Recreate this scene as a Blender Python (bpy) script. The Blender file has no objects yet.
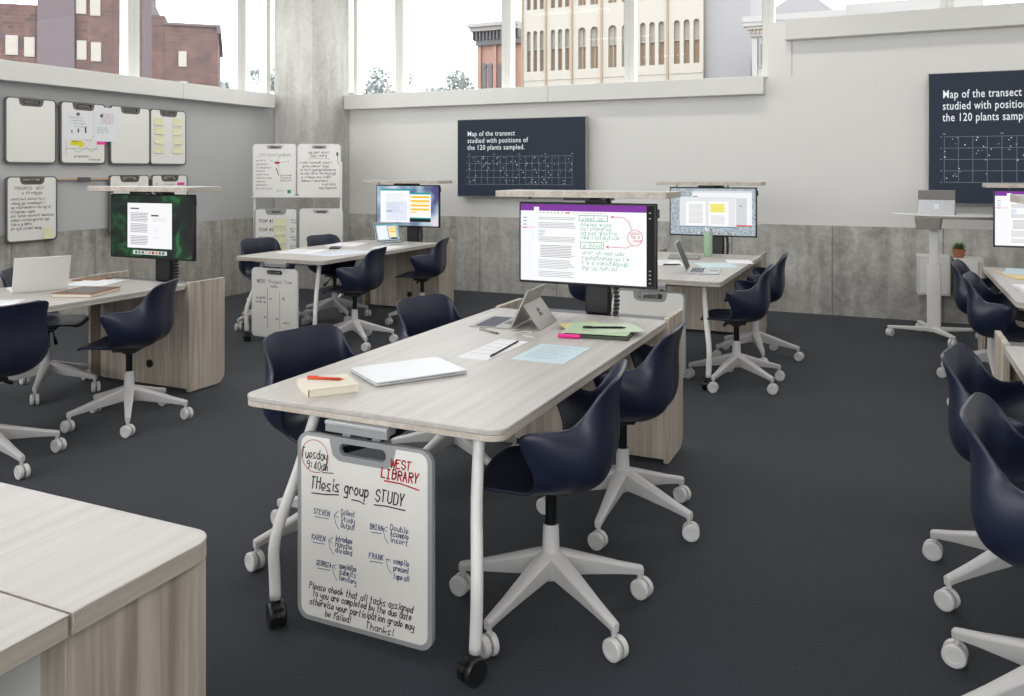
import bpy, bmesh, math, random
from mathutils import Vector, Matrix
random.seed(7)
PI = math.pi
C = bpy.context.scene.collection
R = math.radians

# ------------------------------------------------------------------ materials
def nodes(name):
    m = bpy.data.materials.new(name); m.use_nodes = True
    nt = m.node_tree
    return m, nt, nt.nodes['Principled BSDF']

def setp(b, **k):
    for a, v in k.items():
        b.inputs[a].default_value = v

def plain(name, col, rough=0.5, metal=0.0, coat=0.0, spec=0.5):
    m, nt, b = nodes(name)
    setp(b, **{'Base Color': (*col, 1), 'Roughness': rough, 'Metallic': metal, 'Coat Weight': coat, 'Specular IOR Level': spec})
    return m

def nn(nt, typ, **k):
    n = nt.nodes.new(typ)
    for a, v in k.items():
        if a in n.inputs.keys() if isinstance(a, str) else False:
            n.inputs[a].default_value = v
        else:
            setattr(n, a, v)
    return n

def ramp(nt, stops):
    r = nt.nodes.new('ShaderNodeValToRGB')
    e = r.color_ramp.elements
    while len(e) < len(stops): e.new(0.5)
    for i, (p, c) in enumerate(stops):
        e[i].position = p; e[i].color = (*c, 1)
    return r

def wood(name, scale, c1, c2, rough=0.45, spec=0.5):
    m, nt, b = nodes(name)
    tc = nt.nodes.new('ShaderNodeTexCoord')
    mp = nt.nodes.new('ShaderNodeMapping'); mp.inputs['Scale'].default_value = scale
    nt.links.new(tc.outputs['Object'], mp.inputs['Vector'])
    n = nn(nt, 'ShaderNodeTexNoise', Scale=1.0, Detail=6.0, Roughness=0.62, Distortion=0.35)
    nt.links.new(mp.outputs[0], n.inputs['Vector'])
    r = ramp(nt, [(0.33, c1), (0.62, c2)])
    nt.links.new(n.outputs['Fac'], r.inputs[0])
    nt.links.new(r.outputs[0], b.inputs['Base Color'])
    setp(b, Roughness=rough)
    b.inputs['Specular IOR Level'].default_value = spec
    return m

def concrete(name, axis, seam=0.62, c=((.30,.292,.262),(.48,.47,.435),(.66,.65,.605)), off=0.0):
    m, nt, b = nodes(name)
    g = nt.nodes.new('ShaderNodeNewGeometry')
    n1 = nn(nt, 'ShaderNodeTexNoise', Scale=1.6, Detail=8.0, Roughness=0.65)
    n2 = nn(nt, 'ShaderNodeTexNoise', Scale=14.0, Detail=8.0, Roughness=0.75)
    mp = nt.nodes.new('ShaderNodeMapping'); mp.inputs['Scale'].default_value = (5, 5, 0.9)
    n3 = nn(nt, 'ShaderNodeTexNoise', Scale=1.5, Detail=4.0)
    nt.links.new(g.outputs['Position'], n1.inputs['Vector'])
    nt.links.new(g.outputs['Position'], n2.inputs['Vector'])
    nt.links.new(g.outputs['Position'], mp.inputs['Vector'])
    nt.links.new(mp.outputs[0], n3.inputs['Vector'])
    a = nn(nt, 'ShaderNodeMath', operation='ADD'); a2 = nn(nt, 'ShaderNodeMath', operation='ADD')
    nt.links.new(n1.outputs['Fac'], a.inputs[0]); nt.links.new(n2.outputs['Fac'], a.inputs[1])
    nt.links.new(a.outputs[0], a2.inputs[0]); nt.links.new(n3.outputs['Fac'], a2.inputs[1])
    d = nn(nt, 'ShaderNodeMath', operation='MULTIPLY'); d.inputs[1].default_value = 0.333
    nt.links.new(a2.outputs[0], d.inputs[0])
    r = ramp(nt, [(0.40, c[0]), (0.5, c[1]), (0.61, c[2])])
    nt.links.new(d.outputs[0], r.inputs[0])
    # pits
    v = nn(nt, 'ShaderNodeTexVoronoi', Scale=11.0)
    nt.links.new(g.outputs['Position'], v.inputs['Vector'])
    pit = nn(nt, 'ShaderNodeMath', operation='LESS_THAN'); pit.inputs[1].default_value = 0.075
    nt.links.new(v.outputs['Distance'], pit.inputs[0])
    mix = nt.nodes.new('ShaderNodeMix'); mix.data_type = 'RGBA'
    pm = nn(nt, 'ShaderNodeMath', operation='MULTIPLY'); pm.inputs[1].default_value = 0.45
    nt.links.new(pit.outputs[0], pm.inputs[0])
    nt.links.new(pm.outputs[0], mix.inputs['Factor'])
    nt.links.new(r.outputs[0], mix.inputs['A']); mix.inputs['B'].default_value = (.16, .155, .145, 1)
    last = mix.outputs['Result']
    if axis is not None:
        s = nt.nodes.new('ShaderNodeSeparateXYZ'); nt.links.new(g.outputs['Position'], s.inputs[0])
        q = nn(nt, 'ShaderNodeMath', operation='ADD'); q.inputs[1].default_value = 50 * seam + off
        nt.links.new(s.outputs[axis], q.inputs[0])
        f = nn(nt, 'ShaderNodeMath', operation='MODULO'); f.inputs[1].default_value = seam
        nt.links.new(q.outputs[0], f.inputs[0])
        l = nn(nt, 'ShaderNodeMath', operation='LESS_THAN'); l.inputs[1].default_value = 0.014
        nt.links.new(f.outputs[0], l.inputs[0])
        k = nn(nt, 'ShaderNodeMath', operation='MULTIPLY'); k.inputs[1].default_value = 0.6
        nt.links.new(l.outputs[0], k.inputs[0])
        m2 = nt.nodes.new('ShaderNodeMix'); m2.data_type = 'RGBA'
        nt.links.new(k.outputs[0], m2.inputs['Factor'])
        nt.links.new(last, m2.inputs['A']); m2.inputs['B'].default_value = (.13, .125, .12, 1)
        last = m2.outputs['Result']
    nt.links.new(last, b.inputs['Base Color'])
    bp = nn(nt, 'ShaderNodeBump', Strength=0.35, Distance=0.01)
    nt.links.new(n2.outputs['Fac'], bp.inputs['Height']); nt.links.new(bp.outputs[0], b.inputs['Normal'])
    setp(b, Roughness=0.85)
    return m

def emis(name, col, s=1.0):
    m, nt, b = nodes(name)
    setp(b, **{'Base Color': (.01, .01, .01, 1), 'Roughness': 0.4, 'Specular IOR Level': 0.12, 'Emission Color': (*col, 1), 'Emission Strength': s})
    return m

def srgb(r, g, b):
    return tuple(((v / 255) / 12.92 if v / 255 <= 0.04045 else ((v / 255 + 0.055) / 1.055) ** 2.4) for v in (r, g, b))

M = {}
M['top'] = wood('laminate_top', (28, 1.0, 28), srgb(182, 176, 170), srgb(197, 192, 187), 0.36)
M['side'] = wood('laminate_vertical', (26, 26, 1.1), srgb(158, 145, 132), srgb(203, 191, 177), 0.5)
M['edge'] = wood('laminate_edge', (30, 1.2, 30), srgb(182, 170, 158), srgb(208, 198, 187), 0.5)
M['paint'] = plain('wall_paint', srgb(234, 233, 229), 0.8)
M['paintshade'] = plain('wall_paint_shaded', srgb(190, 190, 190), 0.8)  # left wall's dimmer light put into a greyer paint tone
M['ledge'] = plain('ledge_laminate', srgb(226, 226, 220), 0.55)
M['ceil'] = plain('ceiling_white', (.75, .75, .74), 0.9)
M['concB'] = concrete('board_concrete', 0, 1.02, off=0.55)
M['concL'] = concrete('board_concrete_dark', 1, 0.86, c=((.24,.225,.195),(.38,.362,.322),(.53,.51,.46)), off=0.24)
M['conc'] = concrete('pillar_concrete', None, c=((.42,.41,.38),(.54,.53,.495),(.64,.63,.60)))
M['white'] = plain('white_powder_coat', srgb(232, 231, 228), 0.4)
M['base'] = plain('chair_base_plastic', srgb(203, 201, 200), 0.42)
M['caster'] = plain('caster_plastic', srgb(214, 213, 211), 0.35)
M['black'] = plain('black_plastic', (.012, .012, .013), 0.38)
M['blackm'] = plain('black_metal', (.02, .02, .022), 0.3, 0.6)
M['dark'] = plain('charcoal_metal', (.045, .045, .048), 0.35, 0.4)
M['grey'] = plain('grey_plastic', srgb(158, 159, 161), 0.45)
M['greyd'] = plain('dark_grey_plastic', srgb(92, 90, 87), 0.45)
M['greyw'] = plain('warm_grey_plastic', srgb(150, 146, 140), 0.5)
M['board'] = plain('whiteboard_enamel', srgb(240, 238, 232), 0.22)
M['paper'] = plain('paper', srgb(238, 238, 240), 0.7)
M['paper2'] = plain('paper_faint_blue', srgb(222, 228, 240), 0.7)
M['bluep'] = plain('pale_blue_paper', srgb(202, 222, 229), 0.7)
M['greenp'] = plain('pale_green_paper', srgb(188, 210, 176), 0.7)
M['yellowp'] = plain('pale_yellow_paper', srgb(228, 216, 150), 0.7)
M['orangep'] = plain('pale_orange_paper', srgb(228, 200, 150), 0.7)
M['creamp'] = plain('cream_paper', srgb(228, 221, 203), 0.6)
M['sticky'] = plain('sticky_note_paper', srgb(232, 229, 190), 0.7)
M['greend'] = plain('dark_green_cover', srgb(52, 60, 48), 0.5)
M['greenp2'] = plain('light_green_paper', srgb(204, 222, 194), 0.7)
M['pink'] = plain('pink_plastic', srgb(226, 40, 140), 0.4)
M['pinkp'] = plain('pink_paper', srgb(245, 70, 160), 0.6)
M['greenc'] = plain('green_cover', srgb(120, 140, 105), 0.6)
M['silver'] = plain('silver_aluminium', srgb(206, 208, 211), 0.32, 0.35)
M['silverd'] = plain('grey_aluminium', srgb(170, 166, 160), 0.35, 0.4)
M['keys'] = plain('grey_keys', srgb(88, 92, 104), 0.6)
M['orange'] = plain('red_orange_plastic', srgb(222, 74, 40), 0.4)
M['mint'] = plain('mint_enamel', srgb(166, 200, 166), 0.3)
M['terra'] = plain('terracotta', srgb(168, 110, 78), 0.7)
M['leaf'] = plain('succulent_leaf', srgb(84, 112, 62), 0.5)
M['wooddk'] = plain('brown_wood', srgb(132, 88, 52), 0.55)
M['cork'] = plain('beige_rail', srgb(196, 168, 140), 0.5)
M['ink_k'] = plain('black_ink', (.015, .015, .02), 0.5)
M['ink_r'] = plain('red_ink', srgb(190, 28, 36), 0.5)
M['ink_b'] = plain('blue_ink', srgb(44, 58, 130), 0.5)
M['ink_g'] = plain('green_ink', srgb(40, 140, 100), 0.5)
M['ink_y'] = plain('yellow_ink', srgb(228, 220, 20), 0.6)
M['ink_s'] = plain('grey_ink', srgb(120, 120, 124), 0.6)
M['tvtext'] = emis('screen_text_white', (.72, .75, .78), 1)
M['soil'] = plain('soil', (.05, .035, .02), 0.9)

# navy shell
m, nt, b = nodes('navy_shell_plastic')
setp(b, **{'Base Color': (*srgb(31, 37, 57), 1), 'Roughness': 0.36, 'Specular IOR Level': 0.5})
n = nn(nt, 'ShaderNodeTexNoise', Scale=900.0); bp = nn(nt, 'ShaderNodeBump', Strength=0.08, Distance=0.0005)
nt.links.new(n.outputs['Fac'], bp.inputs['Height']); nt.links.new(bp.outputs[0], b.inputs['Normal'])
M['navy'] = m

# carpet
m, nt, b = nodes('carpet_charcoal')
g = nt.nodes.new('ShaderNodeNewGeometry')
n = nn(nt, 'ShaderNodeTexNoise', Scale=120.0, Detail=4.0, Roughness=0.8)
n2 = nn(nt, 'ShaderNodeTexNoise', Scale=1.1, Detail=3.0)
nt.links.new(g.outputs['Position'], n.inputs['Vector']); nt.links.new(g.outputs['Position'], n2.inputs['Vector'])
ad = nn(nt, 'ShaderNodeMath', operation='MULTIPLY_ADD'); ad.inputs[1].default_value = 0.25
nt.links.new(n2.outputs['Fac'], ad.inputs[0]); nt.links.new(n.outputs['Fac'], ad.inputs[2])
r = ramp(nt, [(0.45, (.010, .0105, .0155)), (0.80, (.027, .030, .044))])
nt.links.new(ad.outputs[0], r.inputs[0]); nt.links.new(r.outputs[0], b.inputs['Base Color'])
bp = nn(nt, 'ShaderNodeBump', Strength=0.5, Distance=0.004)
nt.links.new(n.outputs['Fac'], bp.inputs['Height']); nt.links.new(bp.outputs[0], b.inputs['Normal'])
setp(b, Roughness=0.9); b.inputs['Specular IOR Level'].default_value = 0.25
b.inputs['Sheen Weight'].default_value = 0.12
b.inputs['Sheen Roughness'].default_value = 0.5
M['carpet'] = m

# window glass: clear with a faint reflection
m = bpy.data.materials.new('window_glass'); m.use_nodes = True; nt = m.node_tree
nt.nodes.remove(nt.nodes['Principled BSDF'])
tr = nt.nodes.new('ShaderNodeBsdfTransparent'); gl = nt.nodes.new('ShaderNodeBsdfGlossy'); gl.inputs['Roughness'].default_value = 0.02
mx = nt.nodes.new('ShaderNodeMixShader'); mx.inputs[0].default_value = 0.003
nt.links.new(tr.outputs[0], mx.inputs[1]); nt.links.new(gl.outputs[0], mx.inputs[2])
nt.links.new(mx.outputs[0], nt.nodes['Material Output'].inputs[0])
M['glass'] = m

def brick(name, c1, c2, mortar, sc=1.3):
    m, nt, b = nodes(name)
    tc = nt.nodes.new('ShaderNodeTexCoord')
    mp = nt.nodes.new('ShaderNodeMapping'); mp.inputs['Rotation'].default_value = (R(90), 0, 0)
    nt.links.new(tc.outputs['Object'], mp.inputs['Vector'])
    k = nn(nt, 'ShaderNodeTexBrick', Scale=sc); k.inputs['Color1'].default_value = (*c1, 1); k.inputs['Color2'].default_value = (*c2, 1); k.inputs['Mortar'].default_value = (*mortar, 1)
    nt.links.new(mp.outputs[0], k.inputs['Vector'])
    n = nn(nt, 'ShaderNodeTexNoise', Scale=1.6, Detail=8.0, Roughness=.7)
    nt.links.new(tc.outputs['Object'], n.inputs['Vector'])
    mix = nt.nodes.new('ShaderNodeMix'); mix.data_type = 'RGBA'; mix.blend_type = 'MULTIPLY'; mix.inputs['Factor'].default_value = 0.7
    rr = ramp(nt, [(0.35, (.55, .58, .68)), (0.65, (1.45, 1.3, 1.2))])
    nt.links.new(n.outputs['Fac'], rr.inputs[0])
    nt.links.new(k.outputs['Color'], mix.inputs['A']); nt.links.new(rr.outputs[0], mix.inputs['B'])
    nt.links.new(mix.outputs['Result'], b.inputs['Base Color']); setp(b, Roughness=0.9)
    return m
M['brick'] = brick('exterior_brick', (.110, .062, .054), (.080, .052, .050), (.105, .085, .079))  # exterior tones from here on are lightened, haze put into the colour
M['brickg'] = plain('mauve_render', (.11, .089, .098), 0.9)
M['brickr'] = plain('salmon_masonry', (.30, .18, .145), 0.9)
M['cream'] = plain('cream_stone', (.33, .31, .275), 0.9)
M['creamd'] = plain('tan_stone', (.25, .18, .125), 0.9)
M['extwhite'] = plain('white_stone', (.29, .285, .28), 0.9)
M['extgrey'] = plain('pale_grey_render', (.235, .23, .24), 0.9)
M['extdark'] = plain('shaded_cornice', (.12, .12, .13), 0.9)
M['extglass'] = plain('facade_glass', (.30, .275, .235), 0.6)
M['foliage'] = plain('hazy_foliage', (.31, .35, .345), 0.8)  # haze and overexposure put into the pale leaf colour
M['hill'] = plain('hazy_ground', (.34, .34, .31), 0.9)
M['fill_glow'] = emis('fill_diffuser', (1, .98, .95), 3.0)  # glow of the added ceiling fill panels

# ------------------------------------------------------------------ mesh builder
class MB:
    def __init__(s): s.v = []; s.f = []; s.mi = []; s.mats = []
    def slot(s, mat):
        mat = M[mat] if isinstance(mat, str) else mat
        if mat not in s.mats: s.mats.append(mat)
        return s.mats.index(mat)
    def add(s, vs, fs, mat):
        i = s.slot(mat); o = len(s.v); s.v += [tuple(p) for p in vs]
        for f in fs: s.f.append(tuple(o + k for k in f)); s.mi.append(i)
        return s
    def box(s, x0, x1, y0, y1, z0, z1, mat):
        vs = [(x, y, z) for z in (z0, z1) for y in (y0, y1) for x in (x0, x1)]
        return s.add(vs, [(0, 2, 3, 1), (4, 5, 7, 6), (0, 1, 5, 4), (2, 6, 7, 3), (0, 4, 6, 2), (1, 3, 7, 5)], mat)
    def prism(s, pts, a, b, mat, axis='z', capmat=None):
        n = len(pts)
        def w(p, t):
            return (p[0], p[1], t) if axis == 'z' else ((p[0], t, p[1]) if axis == 'y' else (t, p[0], p[1]))
        vs = [w(p, a) for p in pts] + [w(p, b) for p in pts]
        fs = [(i, (i + 1) % n, n + (i + 1) % n, n + i) for i in range(n)]
        s.add(vs, fs, mat)
        s.add([w(p, a) for p in pts], [tuple(reversed(range(n)))], capmat or mat)
        s.add([w(p, b) for p in pts], [tuple(range(n))], capmat or mat)
        return s
    def quad(s, p, mat): return s.add(p, [(0, 1, 2, 3)], mat)
    def cyl(s, p0, p1, r0, r1=None, mat='black', seg=20):
        r1 = r0 if r1 is None else r1
        return s.tube([p0, p1], [r0, r1], mat, seg)
    def tube(s, path, rad, mat, seg=14):
        P = [Vector(p) for p in path]; n = len(P)
        if not isinstance(rad, (list, tuple)): rad = [rad] * n
        vs = []; up = None
        for i in range(n):
            t = (P[min(i + 1, n - 1)] - P[max(i - 1, 0)]).normalized()
            if up is None:
                up = Vector((0, 0, 1)) if abs(t.z) < 0.9 else Vector((1, 0, 0))
            a = t.cross(up).normalized(); bb = a.cross(t).normalized(); up = bb
            for k in range(seg):
                q = 2 * PI * k / seg
                vs.append(P[i] + (a * math.cos(q) + bb * math.sin(q)) * rad[i])
        fs = []
        for i in range(n - 1):
            for k in range(seg):
                fs.append((i * seg + k, i * seg + (k + 1) % seg, (i + 1) * seg + (k + 1) % seg, (i + 1) * seg + k))
        fs.append(tuple(range(seg))); fs.append(tuple((n - 1) * seg + k for k in reversed(range(seg))))
        return s.add(vs, fs, mat)
    def lathe(s, prof, mat, o=(0, 0, 0), axis='z', seg=28):
        vs = []
        for r_, h in prof:
            for k in range(seg):
                q = 2 * PI * k / seg; a, b_ = r_ * math.cos(q), r_ * math.sin(q)
                p = (a, b_, h) if axis == 'z' else ((h, a, b_) if axis == 'x' else (a, h, b_))
                vs.append((p[0] + o[0], p[1] + o[1], p[2] + o[2]))
        fs = []
        for i in range(len(prof) - 1):
            for k in range(seg):
                fs.append((i * seg + k, i * seg + (k + 1) % seg, (i + 1) * seg + (k + 1) % seg, (i + 1) * seg + k))
        fs.append(tuple(reversed(range(seg)))); fs.append(tuple((len(prof) - 1) * seg + k for k in range(seg)))
        return s.add(vs, fs, mat)
    def build(s, name, parent=None, bevel=0, smooth=False, seg=2, loc=None, rotz=None, recalc=True):
        me = bpy.data.meshes.new(name)
        me.from_pydata(s.v, [], s.f)
        for mt in s.mats: me.materials.append(mt)
        for i, p in enumerate(me.polygons): p.material_index = s.mi[i]
        if recalc:
            bm = bmesh.new(); bm.from_mesh(me)
            if smooth or bevel: bmesh.ops.remove_doubles(bm, verts=bm.verts, dist=1e-5)
            bmesh.ops.recalc_face_normals(bm, faces=bm.faces); bm.to_mesh(me); bm.free()
        o = bpy.data.objects.new(name, me); C.objects.link(o)
        if parent: o.parent = parent
        if bevel:
            md = o.modifiers.new('b', 'BEVEL'); md.width = bevel; md.segments = seg; md.limit_method = 'ANGLE'; md.angle_limit = R(35)
        if smooth or bevel:
            for p in me.polygons: p.use_smooth = True
            if bevel or smooth == 'auto':
                try: me.set_sharp_from_angle(angle=R(38))
                except Exception: pass
        if loc: o.location = loc
        if rotz is not None: o.rotation_euler = (0, 0, rotz)
        return o

def rrect(x0, x1, y0, y1, r, n=6, which=(1, 1, 1, 1)):
    pts = []
    cs = [(x1, y0, -90), (x1, y1, 0), (x0, y1, 90), (x0, y0, 180)]
    for i, (cx, cy, a0) in enumerate(cs):
        if not which[i]: pts.append((cx, cy)); continue
        ox = cx - r if cx == x1 else cx + r; oy = cy - r if cy == y1 else cy + r
        for k in range(n + 1):
            a = R(a0 + 90 * k / n); pts.append((ox + r * math.cos(a), oy + r * math.sin(a)))
    return pts

def thing(name, label, cat, loc=(0, 0, 0), rotz=0, group=None):
    o = bpy.data.objects.new(name, None); C.objects.link(o)
    o.empty_display_size = 0.1
    o.location = loc; o.rotation_euler = (0, 0, rotz)
    o['label'] = label; o['category'] = cat
    if group: o['group'] = group
    return o
def tag(o, label, cat, group=None):
    o['label'] = label; o['category'] = cat
    if group: o['group'] = group
    return o
def struct(o):
    o['kind'] = 'structure'; return o
def dup(root, loc, rotz, label, group=None):
    r_ = root.copy(); C.objects.link(r_); r_.location = loc; r_.rotation_euler = (0, 0, rotz)
    r_['label'] = label
    if group: r_['group'] = group
    kids = {}
    for ch in list(root.children):
        c = ch.copy(); C.objects.link(c); c.parent = r_
        for g_ in list(ch.children):
            d = g_.copy(); C.objects.link(d); d.parent = c
    return r_

# ------------------------------------------------------------------ stroke lettering
G = {'a':'4626151423334446 4643','b':'1813 1526364544332314','c':'4536261514233344','d':'4843 4536261514233344','e':'144445362615142333',
'f':'4738282723 1636','g':'4536261514233344 4641312111','h':'1813 1526364543','i':'2623 2728','j':'36312111 3738','k':'1813 4514 2543','l':'2823',
'm':'1613 15262523 25364543','n':'1613 1526364543','o':'261514233344453626','p':'1611 1526364544332314','q':'4641 4536261514233344','r':'1613 15263645',
's':'46261534433313','t':'28242333 1636','u':'1614233344 4643','v':'162346','w':'1623253346','x':'1643 1346','y':'16142434 4641312111','z':'16461343',
'A':'1328 2843 1535','B':'131838474636163645443313','C':'4738281714233344','D':'13182847443313','E':'48181343 1636','F':'481813 1636','G':'47382817142333444535',
'H':'1813 4843 1646','I':'2823 1838 1333','J':'4844332314','K':'1813 4816 1643','L':'181343','M':'1318254843','N':'13184348','O':'281714233344473828',
'P':'13183847463616','Q':'281714233344473828 3443','R':'13183847463616 2643','S':'47382817164544332314','T':'1848 2823','U':'181423334448','V':'182348','W':'1823374358',
'X':'1843 1348','Y':'182548 2523','Z':'18481343','0':'281714233344473828','1':'172823 1333','2':'17283847461343','3':'172838474626364544332314','4':'381444 3833',
'5':'481816364544332314','6':'473828171423334445362615','7':'184823','8':'28172635443323142536473828','9':'46261617283847443323','.':'2324','!':'2825 2423',':':'2425 2627',
'/':'1348','-':'1545','#':'1646 1545 2328 3338',',':'2322','?':'1728384746252 4'.replace(' ', '')}

def ribbon(mb, pts, w, mat, y):
    """flat pen strokes in the local XZ plane, facing -Y"""
    for (x0, z0), (x1, z1) in zip(pts, pts[1:]):
        dx, dz = x1 - x0, z1 - z0; L = math.hypot(dx, dz) or 1e-9
        dx /= L; dz /= L; nx, nz = -dz * w / 2, dx * w / 2; ex, ez = dx * w * .4, dz * w * .4
        mb.quad([(x0 - nx - ex, y, z0 - nz - ez), (x1 - nx + ex, y, z1 - nz + ez), (x1 + nx + ex, y, z1 + nz + ez), (x0 + nx - ex, y, z0 + nz - ez)], mat)

def write(mb, text, x, z, size, mat='ink_k', y=-0.001, w=None, slant=0.12, jit=0.35, adv=4.1, rise=0.0):
    rnd = random.Random(hash(len(text) * 31 + ord(text[0]) + int(x * 1000)))
    u = size / 5.0; w = w or size * 0.11; cx = x
    for ch in text:
        if ch == ' ': cx += 3.0 * u; continue
        g_ = G.get(ch)
        if g_:
            dy = rnd.uniform(-jit, jit) * u * .6
            for st in g_.split():
                pts = []
                for k in range(0, len(st) - 1, 2):
                    px_, pz = int(st[k]) - 1, int(st[k + 1]) - 3
                    px_ += rnd.uniform(-.18, .18) * jit; pz += rnd.uniform(-.18, .18) * jit
                    zz = z + pz * u + dy + (cx - x) * rise
                    pts.append((cx + px_ * u * .9 + pz * u * slant, zz))
                ribbon(mb, pts, w, mat, y)
        cx += adv * u * (0.62 if ch in 'ilj.!,1' else 1.0)
    return cx

def scribble(mb, x, z, length, size, mat='ink_k', y=-0.001, w=None, seed=0):
    """a run of small, loosely written letters"""
    rnd = random.Random(seed); u = size / 5; cx = x; L = 'aeinortsuhmlcdpwgyv'
    n_ = 0
    while cx < x + length:
        if n_ and rnd.random() < 0.2: cx += 2.6 * u; n_ = 0; continue
        cx = write(mb, rnd.choice(L), cx, z, size, mat, y, w, adv=3.9, jit=.4); n_ += 1

def circle(mb, cx, cz, rx, rz, w, mat, y=-0.001, n=26):
    ribbon(mb, [(cx + rx * math.cos(2 * PI * k / n), cz + rz * math.sin(2 * PI * k / n)) for k in range(n + 1)], w, mat, y)
def blob(mb, cx, cz, rx, rz, mat, y=-0.001, n=16):
    vs = [(cx + rx * math.cos(2 * PI * k / n), y, cz + rz * math.sin(2 * PI * k / n)) for k in range(n)]
    mb.add(vs, [tuple(range(n))], mat)
def rect(mb, x0, x1, z0, z1, mat, y=-0.001):
    mb.quad([(x0, y, z0), (x1, y, z0), (x1, y, z1), (x0, y, z1)], mat)

# ------------------------------------------------------------------ the room
XL, YB, XR, YF, ZC = -7.19, 9.19, 6.0, -4.0, 4.4
def sbox(name, x0, x1, y0, y1, z0, z1, mat, bevel=0):
    return struct(MB().box(x0, x1, y0, y1, z0, z1, mat).build(name, bevel=bevel))
sbox('floor', XL - .3, XR + .3, YF - .3, YB + .4, -.12, 0, 'carpet')
sbox('ceiling', XL - .3, XR + .3, YF - .3, YB + .4, ZC, ZC + .15, 'ceil')
# left wall: concrete wainscot and painted band under the windows
o = MB().box(XL - .25, XL, YF, YB + .25, 0, .915, 'concL').box(XL - .25, XL - .004, YF, YB + .25, .915, 2.46, 'paintshade').box(XL - .25, XL, YF, YB + .25, 4.1, ZC, 'paint').build('wall_left'); struct(o)
# back wall with the step up to the higher window
bw = MB().box(XL, XR, YB, YB + .25, 0, .925, 'concB')
bw.prism([(XL, .925), (XR, .925), (XR, 3.07), (-1.19, 3.07), (-1.19, 2.48), (XL, 2.48)], YB + .004, YB + .25, 'paint', axis='y')
bw.box(XL, XR, YB, YB + .25, 4.1, ZC, 'paint')
struct(bw.build('wall_back'))
sbox('wall_right', XR, XR + .25, YF, YB + .25, 0, ZC, 'paint')
struct(MB().box(XL - .25, XR, YF - .25, YF, 0, 1.0, 'paint').box(XL - .25, XR, YF - .25, YF, 4.1, ZC, 'paint').box(XR - .6, XR, YF - .25, YF, 1.0, 4.1, 'paint').build('wall_front'))
# concrete pillar in the corner
struct(MB().box(XL + .001, -6.57, 8.42, YB - .001, .001, ZC - .001, 'conc').build('trim_1', bevel=.012))
# ledges
def ledge(name, parts):
    mb = MB()
    for p in parts: mb.box(*p, 'ledge')
    return struct(mb.build(name, bevel=.004))
ledge('trim_2', [(XL - .24, XL + .14, YF + .002, 6.79, 2.285, 2.462), (XL - .24, XL + .14, 6.794, 8.28, 2.285, 2.462)])
ledge('trim_3', [(-6.56, -3.66, YB - .14, YB + .24, 2.305, 2.495), (-3.656, -1.215, YB - .14, YB + .24, 2.305, 2.495)])
ledge('trim_4', [(-1.0, XR - .01, YB - .14, YB + .24, 2.86, 3.07)])
# shadow-gap panel joints in the painted step
sbox('trim_5', -.945, -.94, YB, YB + .01, 2.50, 2.86, 'greyw')
# windows on the left wall
wn = 0
mulL = [-3.3, -1.7, -.1, 1.5, 3.1, 4.72, 6.30, 7.90]
edges = [YF] + mulL + [8.42]
for i, y in enumerate(mulL):
    pass
def window_left(y0, y1, n_):
    mb = MB()
    x0, x1 = XL - .18, XL - .05
    mb.box(x0, x1, y0, y0 + .075, 2.47, 4.1, 'ledge').box(x0, x1, y1 - .075, y1, 2.47, 4.1, 'ledge')
    mb.box(x0, x1, y0 + .075, y1 - .075, 4.02, 4.1, 'ledge')
    f = struct(mb.build('window_%d' % n_, bevel=.006))
    p = MB().box(XL - .13, XL - .118, y0 + .075, y1 - .075, 2.465, 4.02, 'glass').build('window_pane', f)
def window_back(x0, x1, z0, n_):
    mb = MB(); a, b_ = YB + .05, YB + .2
    mb.box(x0, x0 + .06, a, b_, z0, 4.1, 'ledge').box(x1 - .06, x1, a, b_, z0, 4.1, 'ledge')
    mb.box(x0 + .06, x1 - .06, a, b_, 4.02, 4.1, 'ledge')
    f = struct(mb.build('window_%d' % n_, bevel=.005))
    MB().box(x0 + .06, x1 - .06, YB + .118, YB + .13, z0, 4.02, 'glass').build('window_pane', f)
for a, b_ in zip(edges, edges[1:]):
    wn += 1; window_left(a, b_, wn)
for a, b_ in [(-6.55, -5.83), (-5.83, -4.29), (-4.29, -2.73), (-2.73, -1.19)]:
    wn += 1; window_back(a, b_, 2.496, wn)
for a, b_ in [(-1.19, .51), (.51, 2.1), (2.1, 3.7), (3.7, XR)]:
    wn += 1; window_back(a, b_, 3.071, wn)

def window_front(x0, x1, n_):
    mb = MB(); a, b_ = YF - .2, YF - .05
    mb.box(x0, x0 + .07, a, b_, 1.0, 4.1, 'ledge').box(x1 - .07, x1, a, b_, 1.0, 4.1, 'ledge').box(x0 + .07, x1 - .07, a, b_, 4.02, 4.1, 'ledge').box(x0 + .07, x1 - .07, a, b_, 1.0, 1.06, 'ledge')
    f = struct(mb.build('window_%d' % n_, bevel=.005))
    MB().box(x0 + .07, x1 - .07, YF - .13, YF - .118, 1.06, 4.02, 'glass').build('window_pane', f)
for k in range(6):
    wn += 1; window_front(XL + k * 2.09833, XL + (k + 1) * 2.09833, wn)

# ------------------------------------------------------------------ outside
CAMY = 24.487
cs, sn = math.cos(R(CAMY)), math.sin(R(CAMY))
def out(dx, dist, z=0):            # dx metres to the side, dist metres away along the room's diagonal
    return (cs * dx - sn * dist, sn * dx + cs * dist, z)
g0 = MB().box(-160, 160, -60, 220, -6.2, -6, 'hill').build('ground'); g0['kind'] = 'structure'
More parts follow.
